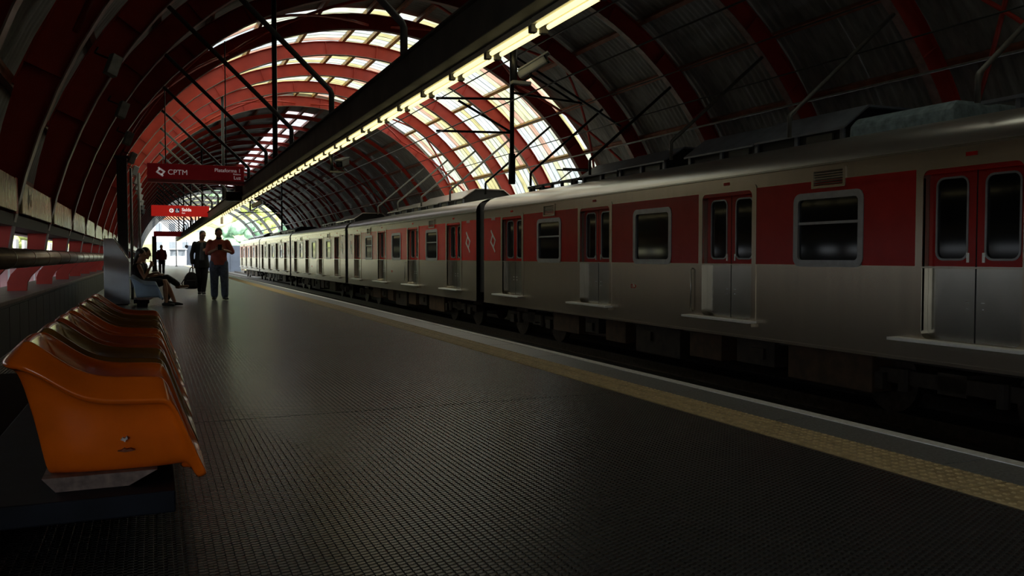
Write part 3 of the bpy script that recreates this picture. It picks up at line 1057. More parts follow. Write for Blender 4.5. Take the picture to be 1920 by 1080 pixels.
# ------------------------------------------------------------------ moulded seats
def seat_shell():
    """Tub seat facing +x: arms and back in one shell with a rolled rim."""
    plan = [(0.305, -0.205, 0.268), (0.290, -0.222, 0.310), (0.262, -0.240, 0.385), (0.228, -0.255, 0.478), (0.200, -0.264, 0.552), (0.176, -0.270, 0.588), (0.145, -0.274, 0.596),
            (0.06, -0.277, 0.598), (-0.04, -0.278, 0.604), (-0.11, -0.276, 0.632), (-0.17, -0.272, 0.676), (-0.225, -0.266, 0.712),
            (-0.275, -0.250, 0.728), (-0.315, -0.205, 0.726), (-0.325, -0.13, 0.728), (-0.328, -0.05, 0.730), (-0.328, 0.05, 0.730)]
    full = plan[:-1] + [(a, -b, c) for a, b, c in reversed(plan[:-1])]
    n = len(full)
    rows = []
    for i, (x, y, zr) in enumerate(full):
        a = full[max(0, i - 1)]
        b = full[min(n - 1, i + 1)]
        tx, ty = b[0] - a[0], b[1] - a[1]
        l = math.hypot(tx, ty)
        nx, ny = -ty / l, tx / l
        s = min(i, n - 1 - i)
        front = max(0.0, 1 - s / 6.0)              # 1 at the front tips
        back = max(0.0, min(1.0, (s - 8) / 5.0))
        zs = 0.405 - 0.03 * back
        lip = 0.078 * (1 - 0.45 * front)
        wd = 0.066 * (1 - 0.35 * front)
        zb = 0.262
        drop = lambda f: min(f, zr - 0.010)
        lean = 0.055 * back
        sec = [(-0.125 - 0.06 * back, min(zb, zr - 0.03)), (-0.085 - 0.05 * back, min(zb + 0.022, zr - 0.026)), (-0.062 - 0.03 * back, (zb + zr - lip) / 2),
               (-0.046, zr - lip - 0.020), (-0.020, zr - lip - 0.012), (-0.003, zr - lip - 0.004), (0.0, zr - lip + 0.006),
               (-0.004, zr - lip + 0.014), (-wd * 0.45, zr - lip * 0.45), (-wd * 0.86, zr - 0.010), (-wd, zr), (-wd - 0.014, zr - 0.003), (-wd - 0.026, zr - 0.022),
               (-wd - 0.035 - lean, drop(max(zs + 0.05, zr - 0.14))), (-wd - 0.06 - lean, drop(zs + 0.012)), (-wd - 0.11 - lean, drop(zs))]
        rows.append([(x + nx * o, y + ny * o, z) for o, z in sec])
    m = len(rows[0])
    vs = [p for r in rows for p in r]
    fs = []
    for i in range(n - 1):
        for j in range(m - 1):
            fs.append((i * m + j, i * m + j + 1, (i + 1) * m + j + 1, (i + 1) * m + j))
    # pan between the two arms, and the underside
    h = n // 2
    for i in range(h - 1):
        a, b = i * m + m - 1, (i + 1) * m + m - 1
        c, d = (n - 1 - i) * m + m - 1, (n - 2 - i) * m + m - 1
        mid = []
        fs.append((a, b, d, c))
        a, b, c, d = i * m, (i + 1) * m, (n - 1 - i) * m, (n - 2 - i) * m
        fs.append((a, c, d, b))
    for j in range(m - 1):                      # front edge between the two tips
        fs.append((j, (n - 1) * m + j, (n - 1) * m + j + 1, j + 1))
    return vs, fs


SV, SF = seat_shell()
SEAT_Y, SEAT_P, SEAT_X = 3.34, 0.57, -0.135


def seat(y, m, label, group, x=SEAT_X, z=0.0, chips=False):
    t = thing('tub_seat', label, 'seat', (x, y, z), group=group)
    o = MB().add(SV, SF).build('shell', m, t, smooth=True)
    sb = o.modifiers.new('sub', 'SUBSURF')
    sb.levels = 2
    sb.render_levels = 2
    MB().prism([(-0.17, 0.225), (0.05, 0.225), (0.14, 0.272), (-0.21, 0.272)], 'y', -0.20, 0.20).build('mount', MOUNT, t)
    for sx in (-0.08, 0.06):
        for sy in (-0.1, 0.1):
            MB().tube([(sx, sy, 0.40), (sx, sy, 0.408)], 0.012, 8).build('bolt', GREYST, t)
    return t


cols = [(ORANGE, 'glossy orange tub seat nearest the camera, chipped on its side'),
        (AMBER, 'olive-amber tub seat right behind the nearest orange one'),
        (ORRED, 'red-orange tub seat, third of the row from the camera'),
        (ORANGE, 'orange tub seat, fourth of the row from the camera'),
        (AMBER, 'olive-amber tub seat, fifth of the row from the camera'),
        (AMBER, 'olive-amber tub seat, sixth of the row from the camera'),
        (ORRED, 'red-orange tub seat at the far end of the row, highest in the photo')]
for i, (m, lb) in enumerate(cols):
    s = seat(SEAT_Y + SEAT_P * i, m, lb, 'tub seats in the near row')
    if i == 0:
        ch = MB()
        ch.prism([(0.028, 0.388), (0.034, 0.396), (0.041, 0.392), (0.047, 0.399), (0.050, 0.390), (0.044, 0.387), (0.042, 0.380), (0.036, 0.385)], 'y', -0.234, -0.200)
        ch.build('paint_chip', CHIP, s)
        ch = MB()
        ch.prism([(0.018, 0.350), (0.030, 0.352), (0.038, 0.358), (0.046, 0.354), (0.058, 0.356), (0.072, 0.350), (0.055, 0.347), (0.040, 0.346)], 'y', -0.230, -0.200)
        ch.build('scuff', SCAR, s)

t = thing('bench_plank', 'dark navy plank on pedestals that carries the near row of orange seats', 'bench', (-0.3, 5.0, 0))
OBN = (-0.3, 5.0, 0)
MB().box(-0.62, 0.06, 3.02, 7.15, 0.15, 0.224).build('plank', NAVY, t, origin=OBN, bevel=0.006)
MB().box(-1.30, -0.62, 3.05, 7.2, 0.0, 0.14).build('rear_plinth', NAVY, t, origin=OBN, bevel=0.01)
for y in (3.9, 5.1, 6.4):
    MB().box(-0.50, -0.25, y - 0.06, y + 0.06, 0, 0.15).build('pedestal', NAVY, t, origin=OBN)

# blue seats further on
for i, (y, lb) in enumerate(((18.55, 'blue-grey tub seat under the seated woman in black'), (19.15, 'blue-grey tub seat under the person with crossed legs'))):
    seat(y, BLUE, lb, 'blue-grey tub seats', x=-0.11, z=-0.085)
t = thing('bench_plank', 'low dark plank under the two blue-grey seats', 'bench', (-0.2, 19, 0))
MB().box(-0.16, 0.13, -0.42, 0.75, 0.06, 0.138).build('plank', NAVY, t, bevel=0.006)
for y in (-0.4, 0.4):
    MB().box(-0.10, 0.10, y - 0.06, y + 0.06, 0, 0.06).build('pedestal', NAVY, t)

# ------------------------------------------------------------------ train
TX = 8.40
CARL, CARP, CAR0 = 17.12, 17.72, 13.38
DP, DW = 4.39, 1.27
HL = CARL / 2
DOORS = [-1.5 * DP, -0.5 * DP, 0.5 * DP, 1.5 * DP]
WINS = [-DP, 0.0, DP]
WW = 1.24
ZB, ZF, ZR0, ZR1, ZD, ZG = -0.23, 0.03, 0.875, 2.03, 1.965, 2.25
WZ0, WZ1 = 0.885, 1.85


def car_proto():
    t = thing('train_car', 'x', 'train car', (TX, CAR0, 0), group='cars of the train')
    # cross-section of the shell, open on the platform side
    half = [(0.0, ZG), (0.0, 2.31), (0.03, 2.40), (0.09, 2.48), (0.19, 2.555), (0.34, 2.615), (0.70, 2.685), (1.42, 2.72)]
    prof = half + [(2.84 - a, b) for a, b in reversed(half[:-1])]
    mb = MB()
    n = len(prof)
    vs = [(a, y, b) for y in (-HL, HL) for a, b in prof]
    mb.add(vs, [(i, i + 1, n + i + 1, n + i) for i in range(n - 1)])
    mb.build('roof', ROOFM, t, smooth=True)
    mb = MB()
    mb.box(0.16, 2.84, -HL + 0.01, HL - 0.01, ZB, 2.30)
    for s in (-1, 1):
        mb.prism(prof, 'y', s * HL - 0.012, s * HL + 0.012)
        mb.box(0.0, 2.84, s * HL - 0.012, s * HL + 0.012, ZB, ZG)
    mb.build('core', BLACK, t)
    # side skin with openings
    ys = sorted([-HL, HL] + [d + s * DW / 2 for d in DOORS for s in (-1, 1)] + [w + s * WW / 2 for w in WINS for s in (-1, 1)])

    def cells(mb, z0, z1, zc):
        for a, b in zip(ys, ys[1:]):
            mid = (a + b) / 2
            if any(abs(mid - d) < DW / 2 for d in DOORS) and ZF < zc < ZD:
                continue
            if any(abs(mid - w) < WW / 2 for w in WINS) and WZ0 < zc < WZ1:
                continue
            mb.add([(0, a, z0), (0, b, z0), (0, b, z1), (0, a, z1), (0.035, a, z0), (0.035, b, z0), (0.035, b, z1), (0.035, a, z1)],
                   [(0, 1, 2, 3), (7, 6, 5, 4), (0, 3, 7, 4), (1, 5, 6, 2), (0, 4, 5, 1), (3, 2, 6, 7)])
    lo = MB()
    cells(lo, ZB, ZF, -0.1)
    cells(lo, ZF, ZR0, 0.5)
    cells(lo, ZR0, WZ0, 0.88)
    lo.build('lower_panel', STEEL, t)
    up = MB()
    cells(up, ZR1, ZG, 2.1)
    up.build('cant_panel', STEEL, t)
    rd = MB()
    cells(rd, WZ0, WZ1, 1.3)
    cells(rd, WZ1, ZD, 1.9)
    cells(rd, ZD, ZR1, 2.0)
    rd.build('red_band', TRED, t)
    mb = MB()
    mb.box(-0.025, 0.01, -HL, HL, ZG - 0.012, ZG + 0.012)
    mb.build('gutter', DOORM, t)
    MB().box(-0.008, 0.0, -HL, HL, ZR0 - 0.012, ZR0 + 0.004).build('belt_rail', STEEL, t)
    MB().box(-0.006, 0.0, -HL, HL, 1.955, 1.965).build('band_seam', TRED, t)
    MB().box(-0.012, 0.02, -HL, HL, ZB - 0.03, ZB + 0.01).build('solebar', STEEL, t)
    for d in DOORS:
        fr = MB()
        oo, ii = rrect(DW + 0.20, 2.14, 0.06), rrect(DW, 1.98, 0.09)
        ring_x(fr, oo, ii, d, 1.02, -0.010, 0.15)
        fr.build('door_frame', STEEL, t)
        for s in (-1, 1):
            lw = DW / 2 - 0.012
            cy = d + s * (lw / 2 + 0.010)
            leaf = MB()
            leaf.box(0.10, 0.14, cy - lw / 2, cy + lw / 2, 0.02, 0.885, 1)
            # red upper half around the glass
            gw, gh, gz = 0.40, 0.93, 1.375
            ring_x(leaf, rrect(lw, 1.10, 0.004), rrect(gw, gh, 0.085), cy, 1.435 - 0.0, 0.10, 0.14, 0)
            lf = leaf.build('door_leaf', [TRED, DOORM], t)
            gl = MB()
            P = rrect(gw + 0.01, gh + 0.01, 0.085)
            gl.prism([(cy + a, 1.435 + b) for a, b in P], 'x', 0.115, 0.125)
            gl.build('door_glass', GLASS, lf)
            gs = MB()
            ring_x(gs, rrect(gw + 0.035, gh + 0.035, 0.10), rrect(gw - 0.01, gh - 0.01, 0.08), cy, 1.435, 0.092, 0.11)
            gs.build('glass_seal', WFRAME, lf)
            hd = MB()
            yy = d + s * 0.10
            hd.box(0.088, 0.102, yy - 0.018, yy + 0.018, 0.93, 1.04)
            hd.build('finger_pull', DOORM, lf)
            hd = MB()
            hd.box(0.092, 0.102, yy - 0.015, yy + 0.02, 0.475, 0.482)
            hd.box(0.092, 0.102, yy - 0.006, yy + 0.006, 0.40, 0.412)
            hd.build('latch', WHITEP, lf)
        MB().box(0.105, 0.15, d - 0.012, d + 0.012, 0.02, 1.97).build('door_gasket', BLACK, t)
        MB().box(-0.17, 0.10, d - DW / 2 - 0.12, d + DW / 2 + 0.36, -0.012, 0.024).build('step_plate', STEPM, t, bevel=0.004)
        MB().box(-0.07, 0.0, d - DW / 2 - 0.08, d + DW / 2 + 0.30, -0.07, -0.012).build('step_bracket', STEEL, t)
        MB().box(-0.008, 0.0, d - 0.07, d + 0.07, 2.12, 2.165).build('door_plaque', TRED, t)
    for wi, w in enumerate(WINS):
        fr = MB()
        ring_x(fr, rrect(WW + 0.05, WZ1 - WZ0 + 0.05, 0.12), rrect(WW - 0.13, WZ1 - WZ0 - 0.13, 0.06), w, (WZ0 + WZ1) / 2, -0.014, 0.05)
        f = fr.build('window', WFRAME, t)
        gl = MB()
        gl.prism([(w + a, (WZ0 + WZ1) / 2 + b) for a, b in rrect(WW - 0.12, WZ1 - WZ0 - 0.12, 0.06)], 'x', 0.02, 0.03)
        gl.build('pane', GLASS, f)
        if wi in (0, 2):
            MB().box(0.0, 0.03, w - WW / 2 + 0.06, w + WW / 2 - 0.06, 1.44, 1.475).build('transom', WFRAME, f)
            v = MB()
            ring_x(v, rrect(0.62, 0.27, 0.01), rrect(0.54, 0.20, 0.01), w - 0.02, 2.06, -0.02, 0.02)
            v.box(0.012, 0.02, w - 0.29, w + 0.25, 1.96, 2.16)
            vo = v.build('vent', STEEL, t)
            for q in range(6):
                z = 1.978 + q * 0.033
                MB().bar((-0.005, w - 0.29, z), (-0.005, w + 0.25, z), 0.022, 0.008, up=(0.7, 0, 0.7)).build('louvre', DOORM, vo)
    # marks on the side
    for s in (-1, 1):
        lg = MB()
        cy = s * (HL - 0.68)
        Q = [(-0.14, 0.29), (-0.05, 0.19), (0.15, 0.02), (0.03, -0.17)]
        for q in (1, -1):
            lg.prism(stroke([(cy - q * a * 1.05, 1.41 + q * b) for a, b in Q], 0.06), 'x', -0.006, -0.001)
        lg.build('logo', LOGO, t)
        nm = MB()
        for q in range(4):
            ring_x(nm, rrect(0.05, 0.07, 0.004), rrect(0.03, 0.045, 0.004), cy - 0.12 + 0.07 * q, 1.995, -0.005, -0.001)
        nm.build('car_number', LOGO, t)
    mk = MB()
    mk.prism(stroke([(-0.06, 0.03), (-0.10, 0.0), (-0.06, -0.035), (-0.02, -0.03)], 0.012), 'x', -0.004, -0.001)
    mk.prism(stroke([(0.02, 0.03), (0.0, -0.03), (0.06, -0.035), (0.07, 0.03), (0.02, 0.03)], 0.012), 'x', -0.004, -0.001)
    o = mk.build('red_emblem', TRED, t)
    o.location = (0, 0.65, 0.44)
    hr = MB()
    hr.tube([(0.0, -DP / 2 + 0.90, 0.80), (-0.04, -DP / 2 + 0.90, 0.78), (-0.04, -DP / 2 + 0.90, 0.10), (0.0, -DP / 2 + 0.90, 0.08)], 0.014, 8)
    hr.build('grab_rail', DOORM, t, smooth=True)
    # gangway on the far end
    MB().box(0.10, 2.7, HL + 0.012, HL + 0.585, 0.0, 2.50).build('gangway', BLACK, t)
    # underframe
    ub = [(-5.0, -3.4, UNDER2, 0.55), (-3.1, -2.2, UNDER, 0.45), (-1.8, -0.9, UNDER2, 0.5), (-0.6, 0.9, UNDER, 0.60), (1.3, 2.1, UNDER2, 0.5), (2.4, 3.0, UNDER, 0.4), (3.3, 4.6, UNDER2, 0.48)]
    for a, b, m, dpt in ub:
        MB().box(0.22, 2.6, a, b, ZB - dpt, ZB - 0.03).build('underframe_box', m, t, bevel=0.01)
    for a in (-2.9, 0.3, 2.6):
        MB().box(0.17, 0.22, a, a + 0.30, ZB - 0.34, ZB - 0.18).build('box_cover', UNDER, t)
    MB().box(0.3, 2.5, -HL, HL, ZB - 0.10, ZB - 0.0).build('floor_frame', UNDER, t)
    for s in (-1, 1):
        c = s * 6.1
        bg = MB()
        bg.box(0.34, 0.50, c - 1.55, c + 1.55, -0.62, -0.44)
        bg.box(2.34, 2.50, c - 1.55, c + 1.55, -0.62, -0.44)
        bg.box(0.34, 2.50, c - 0.2, c + 0.2, -0.66, -0.40)
        bo = bg.build('bogie', UNDER, t)
        for dy in (-1.1, 1.1):
            for xx in (0.56, 2.16):
                MB().tube([(xx, c + dy, -0.62), (xx + 0.12, c + dy, -0.62)], 0.43, 24).build('wheel', RAILM, bo, smooth=False)
            MB().box(0.26, 0.40, c + dy - 0.13, c + dy + 0.13, -0.72, -0.50).build('axle_box', UNDER, bo, bevel=0.01)
            MB().tube([(0.33, c + dy * 0.62, -0.70), (0.33, c + dy * 0.62, -0.42)], 0.075, 10).build('spring', UNDER, bo)
    return t


car = car_proto()
car_labels = ['nearest train car, its red band and doors filling the right of the picture',
              'second train car from the camera, beyond the first black gangway',
              'third train car, its far half shining with green light',
              'fourth train car, pale and shining in the daylight',
              'farthest train car near the bright platform end']
cars = [car]
for i in range(1, 5):
    cars.append(copy_tree(car))
for i, c in enumerate(cars):
    c.location = (TX, CAR0 + CARP * i, 0)
    c['label'] = car_labels[i]


def roof_hood(c, y0, y1, peak=0.46, m=EQUIP):
    """Raised hood with sloping lid over roof equipment, parts of the car (y in car space)."""
    z0 = 2.60
    h = MB()
    h.prism([(0.62, z0 + 0.02), (0.62, z0 + 0.20), (1.0, z0 + peak), (1.9, z0 + peak), (2.25, z0 + 0.20), (2.25, z0 + 0.02)], 'y', y0, y1)
    lidp = [(0.52, z0 + 0.185), (0.98, z0 + peak), (1.92, z0 + peak), (2.35, z0 + 0.185), (2.35, z0 + 0.215), (1.92, z0 + peak + 0.03), (0.98, z0 + peak + 0.03), (0.52, z0 + 0.215)]
    o = h.build('hood_body', BLACK, c)
    MB().prism(lidp, 'y', y0 - 0.1, (y0 + y1) / 2 - 0.02).build('hood_lid', m, c)
    MB().prism([(a, b - 0.02) for a, b in lidp], 'y', (y0 + y1) / 2 + 0.02, y1 + 0.1).build('hood_lid', m, c)
    nn = max(2, int((y1 - y0) / 0.75))
    for q in range(nn + 1):
        y = y0 + (y1 - y0) * q / nn
        MB().box(0.575, 0.615, y - 0.035, y + 0.035, z0 - 0.03, z0 + 0.20).build('hood_post', EQUIP, c)
    for q in range(nn):
        if q % 2 == 0:
            y = y0 + (y1 - y0) * (q + 0.5) / nn
            MB().box(0.59, 0.62, y - 0.26, y + 0.26, z0 - 0.02, z0 + 0.17).build('hood_panel', BEAM, c)


Cc = CAR0
roof_hood(cars[0], 13.9 - Cc, 17.2 - Cc)
roof_hood(cars[0], 9.35 - Cc, 13.05 - Cc, 0.52)
tb = MB()
tb.prism([(0.55, 2.60), (0.55, 2.80), (0.68, 2.92), (2.1, 2.92), (2.3, 2.80), (2.3, 2.60)], 'y', 7.55 - Cc, 9.2 - Cc)
o = tb.build('covered_unit', TARP, cars[0], bevel=0.06)
tr = MB()
for q in range(3):
    tr.box(0.9, 1.0, 4.9 - Cc + q * 1.0, 4.96 - Cc + q * 1.0, 2.66, 2.86)
tr.box(0.88, 1.02, 4.8 - Cc, 7.4 - Cc, 2.84, 2.88)
tr.build('cable_tray', EQUIP, cars[0])
C2 = CAR0 + CARP
roof_hood(cars[1], 25.3 - C2, 29.9 - C2, 0.50, ROOFM)
roof_hood(cars[1], 30.1 - C2, 34.3 - C2, 0.40, ROOFM)
C3 = CAR0 + 2 * CARP
roof_hood(cars[2], 40.9 - C3, 45.0 - C3, 0.48, ROOFM)
roof_hood(cars[2], 45.2 - C3, 49.0 - C3, 0.34, EQUIP)
for i in (3, 4):
    roof_hood(cars[i], -7.0, -1.0, 0.42, EQUIP)
    roof_hood(cars[i], 0.5, 6.0, 0.36, EQUIP)
# folded pantograph on the nearest car
pg = MB()
y0, y1 = 17.75 - Cc, 20.6 - Cc
zz = 2.80
for xx in (0.75, 2.1):
    pg.bar((xx, y0, zz), (xx, y1, zz), 0.06, 0.06)
    pg.tube([(xx, y0 + 0.2, zz), (1.42, y1 - 0.3, zz + 0.14), (xx, y0 + 0.3, zz + 0.24)], 0.022, 6)
    for y in (y0 + 0.15, y1 - 0.15):
        pg.tube([(xx, y, 2.60), (xx, y, zz)], 0.06, 8)
pg.bar((0.75, y0, zz), (2.1, y0, zz), 0.06, 0.06)
pg.bar((0.75, y1, zz), (2.1, y1, zz), 0.06, 0.06)
pg.bar((0.5, y0 + 0.30, zz + 0.26), (2.35, y0 + 0.30, zz + 0.26), 0.06, 0.03)
pg.bar((0.5, y0 + 0.62, zz + 0.26), (2.35, y0 + 0.62, zz + 0.26), 0.06, 0.03)
pg.build('pantograph', DARKST, cars[0])
for q in range(5):
    MB().tube([(0.72, 18.0 - Cc + q * 0.55, 2.62), (0.72, 18.0 - Cc + q * 0.55, 2.66), (0.72, 18.0 - Cc + q * 0.55, 2.80)], [0.07, 0.04, 0.05], 8).build('insulator', DARKST, cars[0])

# ------------------------------------------------------------------ overhead wires and their supports
for (wx, wz, lb) in ((6.0, 3.80, 'contact wire over the empty track'), (6.0, 4.55, 'upper carrier wire over the empty track'),
                     (9.82, 4.05, 'contact wire over the train'), (9.82, 4.74, 'upper carrier wire over the train')):
    tag(MB().tube([(wx, -8, wz), (wx, 110, wz)], 0.013, 6).build('overhead_wire', DARKST), 'thin dark ' + lb, 'wire', 'overhead wires')
dp = thing('catenary_post', 'dark drop post hung from the vault between the two tracks', 'post', (7.95, ry(-1), 2.73))
ODP = (7.95, ry(-1), 2.73)
MB().tube([(7.95, ry(-1), 2.73), (7.95, ry(-1), 6.32)], 0.055, 10).build('post', DARKST, dp, smooth=True, origin=ODP)
MB().tube([(7.95, ry(-1), 2.73), (7.95, ry(-1), 3.45)], 0.085, 10).build('foot_sleeve', DARKST, dp, smooth=True, origin=ODP)
for pts in ([(7.95, ry(-1), 4.75), (6.0, ry(-1) - 0.2, 4.60)], [(7.95, ry(-1), 3.95), (6.0, ry(-1) - 0.2, 3.86)], [(7.95, ry(-1), 3.95), (6.6, ry(-1), 4.62)],
            [(7.95, ry(-1), 4.9), (9.82, ry(-1), 4.78)], [(7.95, ry(-1), 5.6), (9.6, ry(-1), 4.80)], [(7.95, ry(-1), 5.8), (10.7, ry(-1) - 0.4, 4.2)]):
    MB().tube(pts, 0.03, 6).build('cantilever_arm', DARKST, dp, smooth=True, origin=ODP)
dp2 = thing('catenary_post', 'far dark drop post above the roofs of the distant cars', 'post', (7.95, ry(12), 2.73))
ODP = (7.95, ry(12), 2.73)
MB().tube([(7.95, ry(12), 2.73), (7.95, ry(12), 6.32)], 0.055, 10).build('post', DARKST, dp2, smooth=True, origin=ODP)
for pts in ([(7.95, ry(12), 4.75), (4.8, ry(12), 4.60)], [(7.95, ry(12), 3.95), (5.2, ry(12), 3.86)], [(7.95, ry(12), 3.95), (6.6, ry(12), 4.62)]):
    MB().tube(pts, 0.03, 6).build('cantilever_arm', DARKST, dp2, smooth=True, origin=ODP)
for n_, k in enumerate(range(-6, 5)):
    y = ry(k)
    zt = ZC + math.sqrt(RI * RI - (10.40 - XC) ** 2)
    tag(MB().tube([(8.44, y, 2.70), (8.44, y, 3.0), (8.46, y, 3.03), (10.40, y, zt)], 0.032, 8).build('bent_strut', STRUT if k < -2 or k > 0 else DARKST, smooth=True),
        'bent strut from the vault down to the train roof, number %s from the right' % ['one', 'two', 'three', 'four', 'five', 'six', 'seven', 'eight', 'nine', 'ten', 'eleven'][n_], 'strut', 'bent struts over the train')


# ------------------------------------------------------------------ people
def remesh(o, vox, sm=4):
    r = o.modifiers.new('join', 'REMESH')
    r.mode = 'VOXEL'
    r.voxel_size = vox
    r.use_smooth_shade = True
    s = o.modifiers.new('smooth', 'SMOOTH')
    s.iterations = sm
    s.factor = 0.5
    return o


def hand(mb, wrist, d, up, grip=0.5, side=1):
    """Palm, four fingers and a thumb. d points along the hand, up is the back of the hand, side gives the thumb's side."""
    w, d, up = Vector(wrist), Vector(d).normalized(), Vector(up).normalized()
    up = (up - d * up.dot(d)).normalized()
    s = d.cross(up).normalized() * side
    pc = w + d * 0.05
    for q in (-0.024, -0.008, 0.008, 0.024):
        mb.limb([w + d * 0.005 + s * q * 0.6, pc + s * q, w + d * 0.092 + s * q], [0.017, 0.017, 0.014], 8)
    for q, l in ((0.030, 0.062), (0.010, 0.072), (-0.010, 0.067), (-0.029, 0.052)):
        b = w + d * 0.092 + s * q
        k1 = b + (d * math.cos(grip) - up * math.sin(grip)) * l * 0.5
        k2 = k1 + (d * math.cos(grip * 2.1) - up * math.sin(grip * 2.1)) * l * 0.5
        mb.limb([b, k1, k2], [0.0098, 0.0092, 0.008], 8)
    tb0 = w + d * 0.025 + s * 0.03
    t1 = tb0 + (d * 0.6 + s * 0.7 - up * 0.25).normalized() * 0.04
    t2 = t1 + (d * 0.85 + s * 0.25 - up * 0.4).normalized() * 0.03
    mb.limb([tb0, t1, t2], [0.014, 0.0115, 0.0095], 8)


def head(mb, c, face, tilt=0.0):
    """Head with jaw, nose, brow, ears; c is its centre, face the direction it looks (horizontal)."""
    f = Vector((face[0], face[1], -tilt)).normalized()
    s = Vector((-f.y, f.x, 0)).normalized()
    u = s.cross(f) * -1
    if u.z < 0:
        u = -u
    c = Vector(c)

    def E(o, rx, ry_, rz):
        t = MB().ellipsoid((0, 0, 0), rx, ry_, rz, 16, 10)
        mb.add([o + s * v[0] + f * v[1] + u * v[2] for v in t.v], t.f)
    E(c + u * 0.02, 0.074, 0.094, 0.096)
    E(c + f * 0.022 - u * 0.048, 0.055, 0.066, 0.064)
    E(c + f * 0.062 - u * 0.094, 0.026, 0.022, 0.018)       # chin
    E(c + f * 0.086 + u * 0.028, 0.044, 0.012, 0.010)       # brow
    E(c + f * 0.100 - u * 0.014, 0.012, 0.017, 0.022)       # nose
    E(c + f * 0.088 - u * 0.052, 0.024, 0.010, 0.007)       # mouth
    for q in (-1, 1):
        E(c + s * q * 0.076 - f * 0.005, 0.010, 0.018, 0.030)
        E(c + s * q * 0.032 + f * 0.082 + u * 0.010, 0.013, 0.008, 0.008)
    return f, s, u


def hair_cap(c, f, s, u, m, parent, origin, long=0.0, eyes=True):
    h = MB()

    def E(o, rx, ry_, rz):
        t = MB().ellipsoid((0, 0, 0), rx, ry_, rz, 16, 10)
        h.add([o + s * v[0] + f * v[1] + u * v[2] for v in t.v], t.f)
    c = Vector(c)
    E(c + u * 0.045 - f * 0.018, 0.083, 0.092, 0.088)
    E(c - f * 0.045 + u * 0.0, 0.078, 0.062, 0.085)
    if long:
        E(c - f * 0.065 - u * 0.07, 0.07, 0.05, 0.10 + long)
    o = h.build('hair', m, parent, origin=origin)
    remesh(o, 0.010)
    if eyes:
        for q in (-1, 1):
            p = c + s * q * 0.032 + f * 0.090 + u * 0.012
            MB().ellipsoid(p, 0.012, 0.012, 0.008, 8, 6).build('eye', HAIR, parent, smooth=True, origin=origin)
    return o


def foot(mb, a, d, l=0.25):
    a, d = Vector(a), Vector(d).normalized()
    s = Vector((-d.y, d.x, 0))
    for q in (-0.014, 0.014):
        mb.limb([a - d * 0.05 + s * q - Vector((0, 0, a.z - 0.04)), a + d * 0.06 + s * q - Vector((0, 0, a.z - 0.038)), a + d * (l - 0.09) + s * q * 1.6 - Vector((0, 0, a.z - 0.028))], [0.036, 0.036, 0.024], 10)


# --- man in a brick red shirt, looking at a phone
PM = Vector((1.41, 20.8, 0))
man = thing('person', 'person in brick red shirt and jeans walking and holding a phone', 'person', PM)


def T(o, pts):
    return [Vector(o) + Vector(p) for p in pts]


bd = MB()
hf, hs, hu = head(bd, (0, -0.045, 1.525), (0.05, -1), 0.30)
bd.rings([(0, 0.02, 0.80, 0.12, 0.09), (0, 0.02, 0.92, 0.16, 0.105), (0, 0.01, 1.05, 0.145, 0.10), (0, 0.0, 1.20, 0.165, 0.11), (0, 0.0, 1.30, 0.17, 0.10), (0, 0.0, 1.37, 0.12, 0.075), (0, -0.005, 1.41, 0.06, 0.058), (0, -0.03, 1.50, 0.055, 0.056)])
armR = [(-0.185, 0.0, 1.325), (-0.245, 0.03, 1.07), (-0.07, -0.25, 1.16)]
armL = [(0.185, 0.0, 1.325), (0.300, 0.03, 1.09), (0.07, -0.25, 1.15)]
for A, sd in ((armR, 1), (armL, -1)):
    m1 = [(A[0][i] + A[1][i]) / 2 for i in range(3)]
    m2 = [(A[1][i] + A[2][i]) / 2 for i in range(3)]
    bd.limb([A[0], m1, A[1], m2, A[2]], [0.052, 0.046, 0.038, 0.036, 0.025])
    dd = Vector(A[2]) - Vector(A[1])
    hand(bd, A[2], (dd.x * 0.45, dd.y * 0.55, 0.06), (sd * -0.6, -0.6, -0.5), 0.75, side=-sd)
legs = [[(-0.10, 0.02, 0.86), (-0.105, -0.02, 0.47), (-0.10, 0.05, 0.085)], [(0.10, 0.02, 0.86), (0.115, -0.05, 0.47), (0.12, -0.06, 0.085)]]
for l in legs:
    bd.limb(l, [0.085, 0.055, 0.038])
remesh(bd.build('body', SKIN, man), 0.0075)
sh = MB()
sh.rings([(0, 0.015, 0.80, 0.195, 0.135), (0, 0.015, 0.86, 0.19, 0.132), (0, 0.01, 1.0, 0.178, 0.128), (0, 0.0, 1.18, 0.188, 0.128), (0, 0.0, 1.29, 0.195, 0.118), (0, 0.0, 1.36, 0.150, 0.092), (0, 0.0, 1.392, 0.085, 0.075), (0, -0.004, 1.402, 0.076, 0.07)])
for A in (armR, armL):
    m1 = Vector(A[0]).lerp(Vector(A[1]), 0.5)
    sh.limb([A[0], m1, Vector(A[0]).lerp(Vector(A[1]), 0.92)], [0.072, 0.070, 0.068])
remesh(sh.build('shirt', SHIRT, man), 0.012)
tr_ = MB()
tr_.rings([(0, 0.02, 0.76, 0.165, 0.115), (0, 0.02, 0.86, 0.185, 0.125), (0, 0.02, 0.93, 0.175, 0.122)])
for l in legs:
    P = [Vector(p) for p in l]
    tr_.limb([P[0], P[0].lerp(P[1], 0.5), P[1], P[1].lerp(P[2], 0.5), P[2] + Vector((0, 0, 0.02))], [0.110, 0.104, 0.094, 0.086, 0.082], 12)
remesh(tr_.build('jeans', JEANS, man), 0.012)
for l, dd in zip(legs, ((-0.15, -1, 0), (0.15, -1, 0))):
    s_ = MB()
    foot(s_, l[2], dd, 0.27)
    remesh(s_.build('shoe', SHOE, man), 0.009)
hair_cap((0, -0.045, 1.525), hf, hs, hu, HAIR, man, (0, 0, 0))
bead = MB()
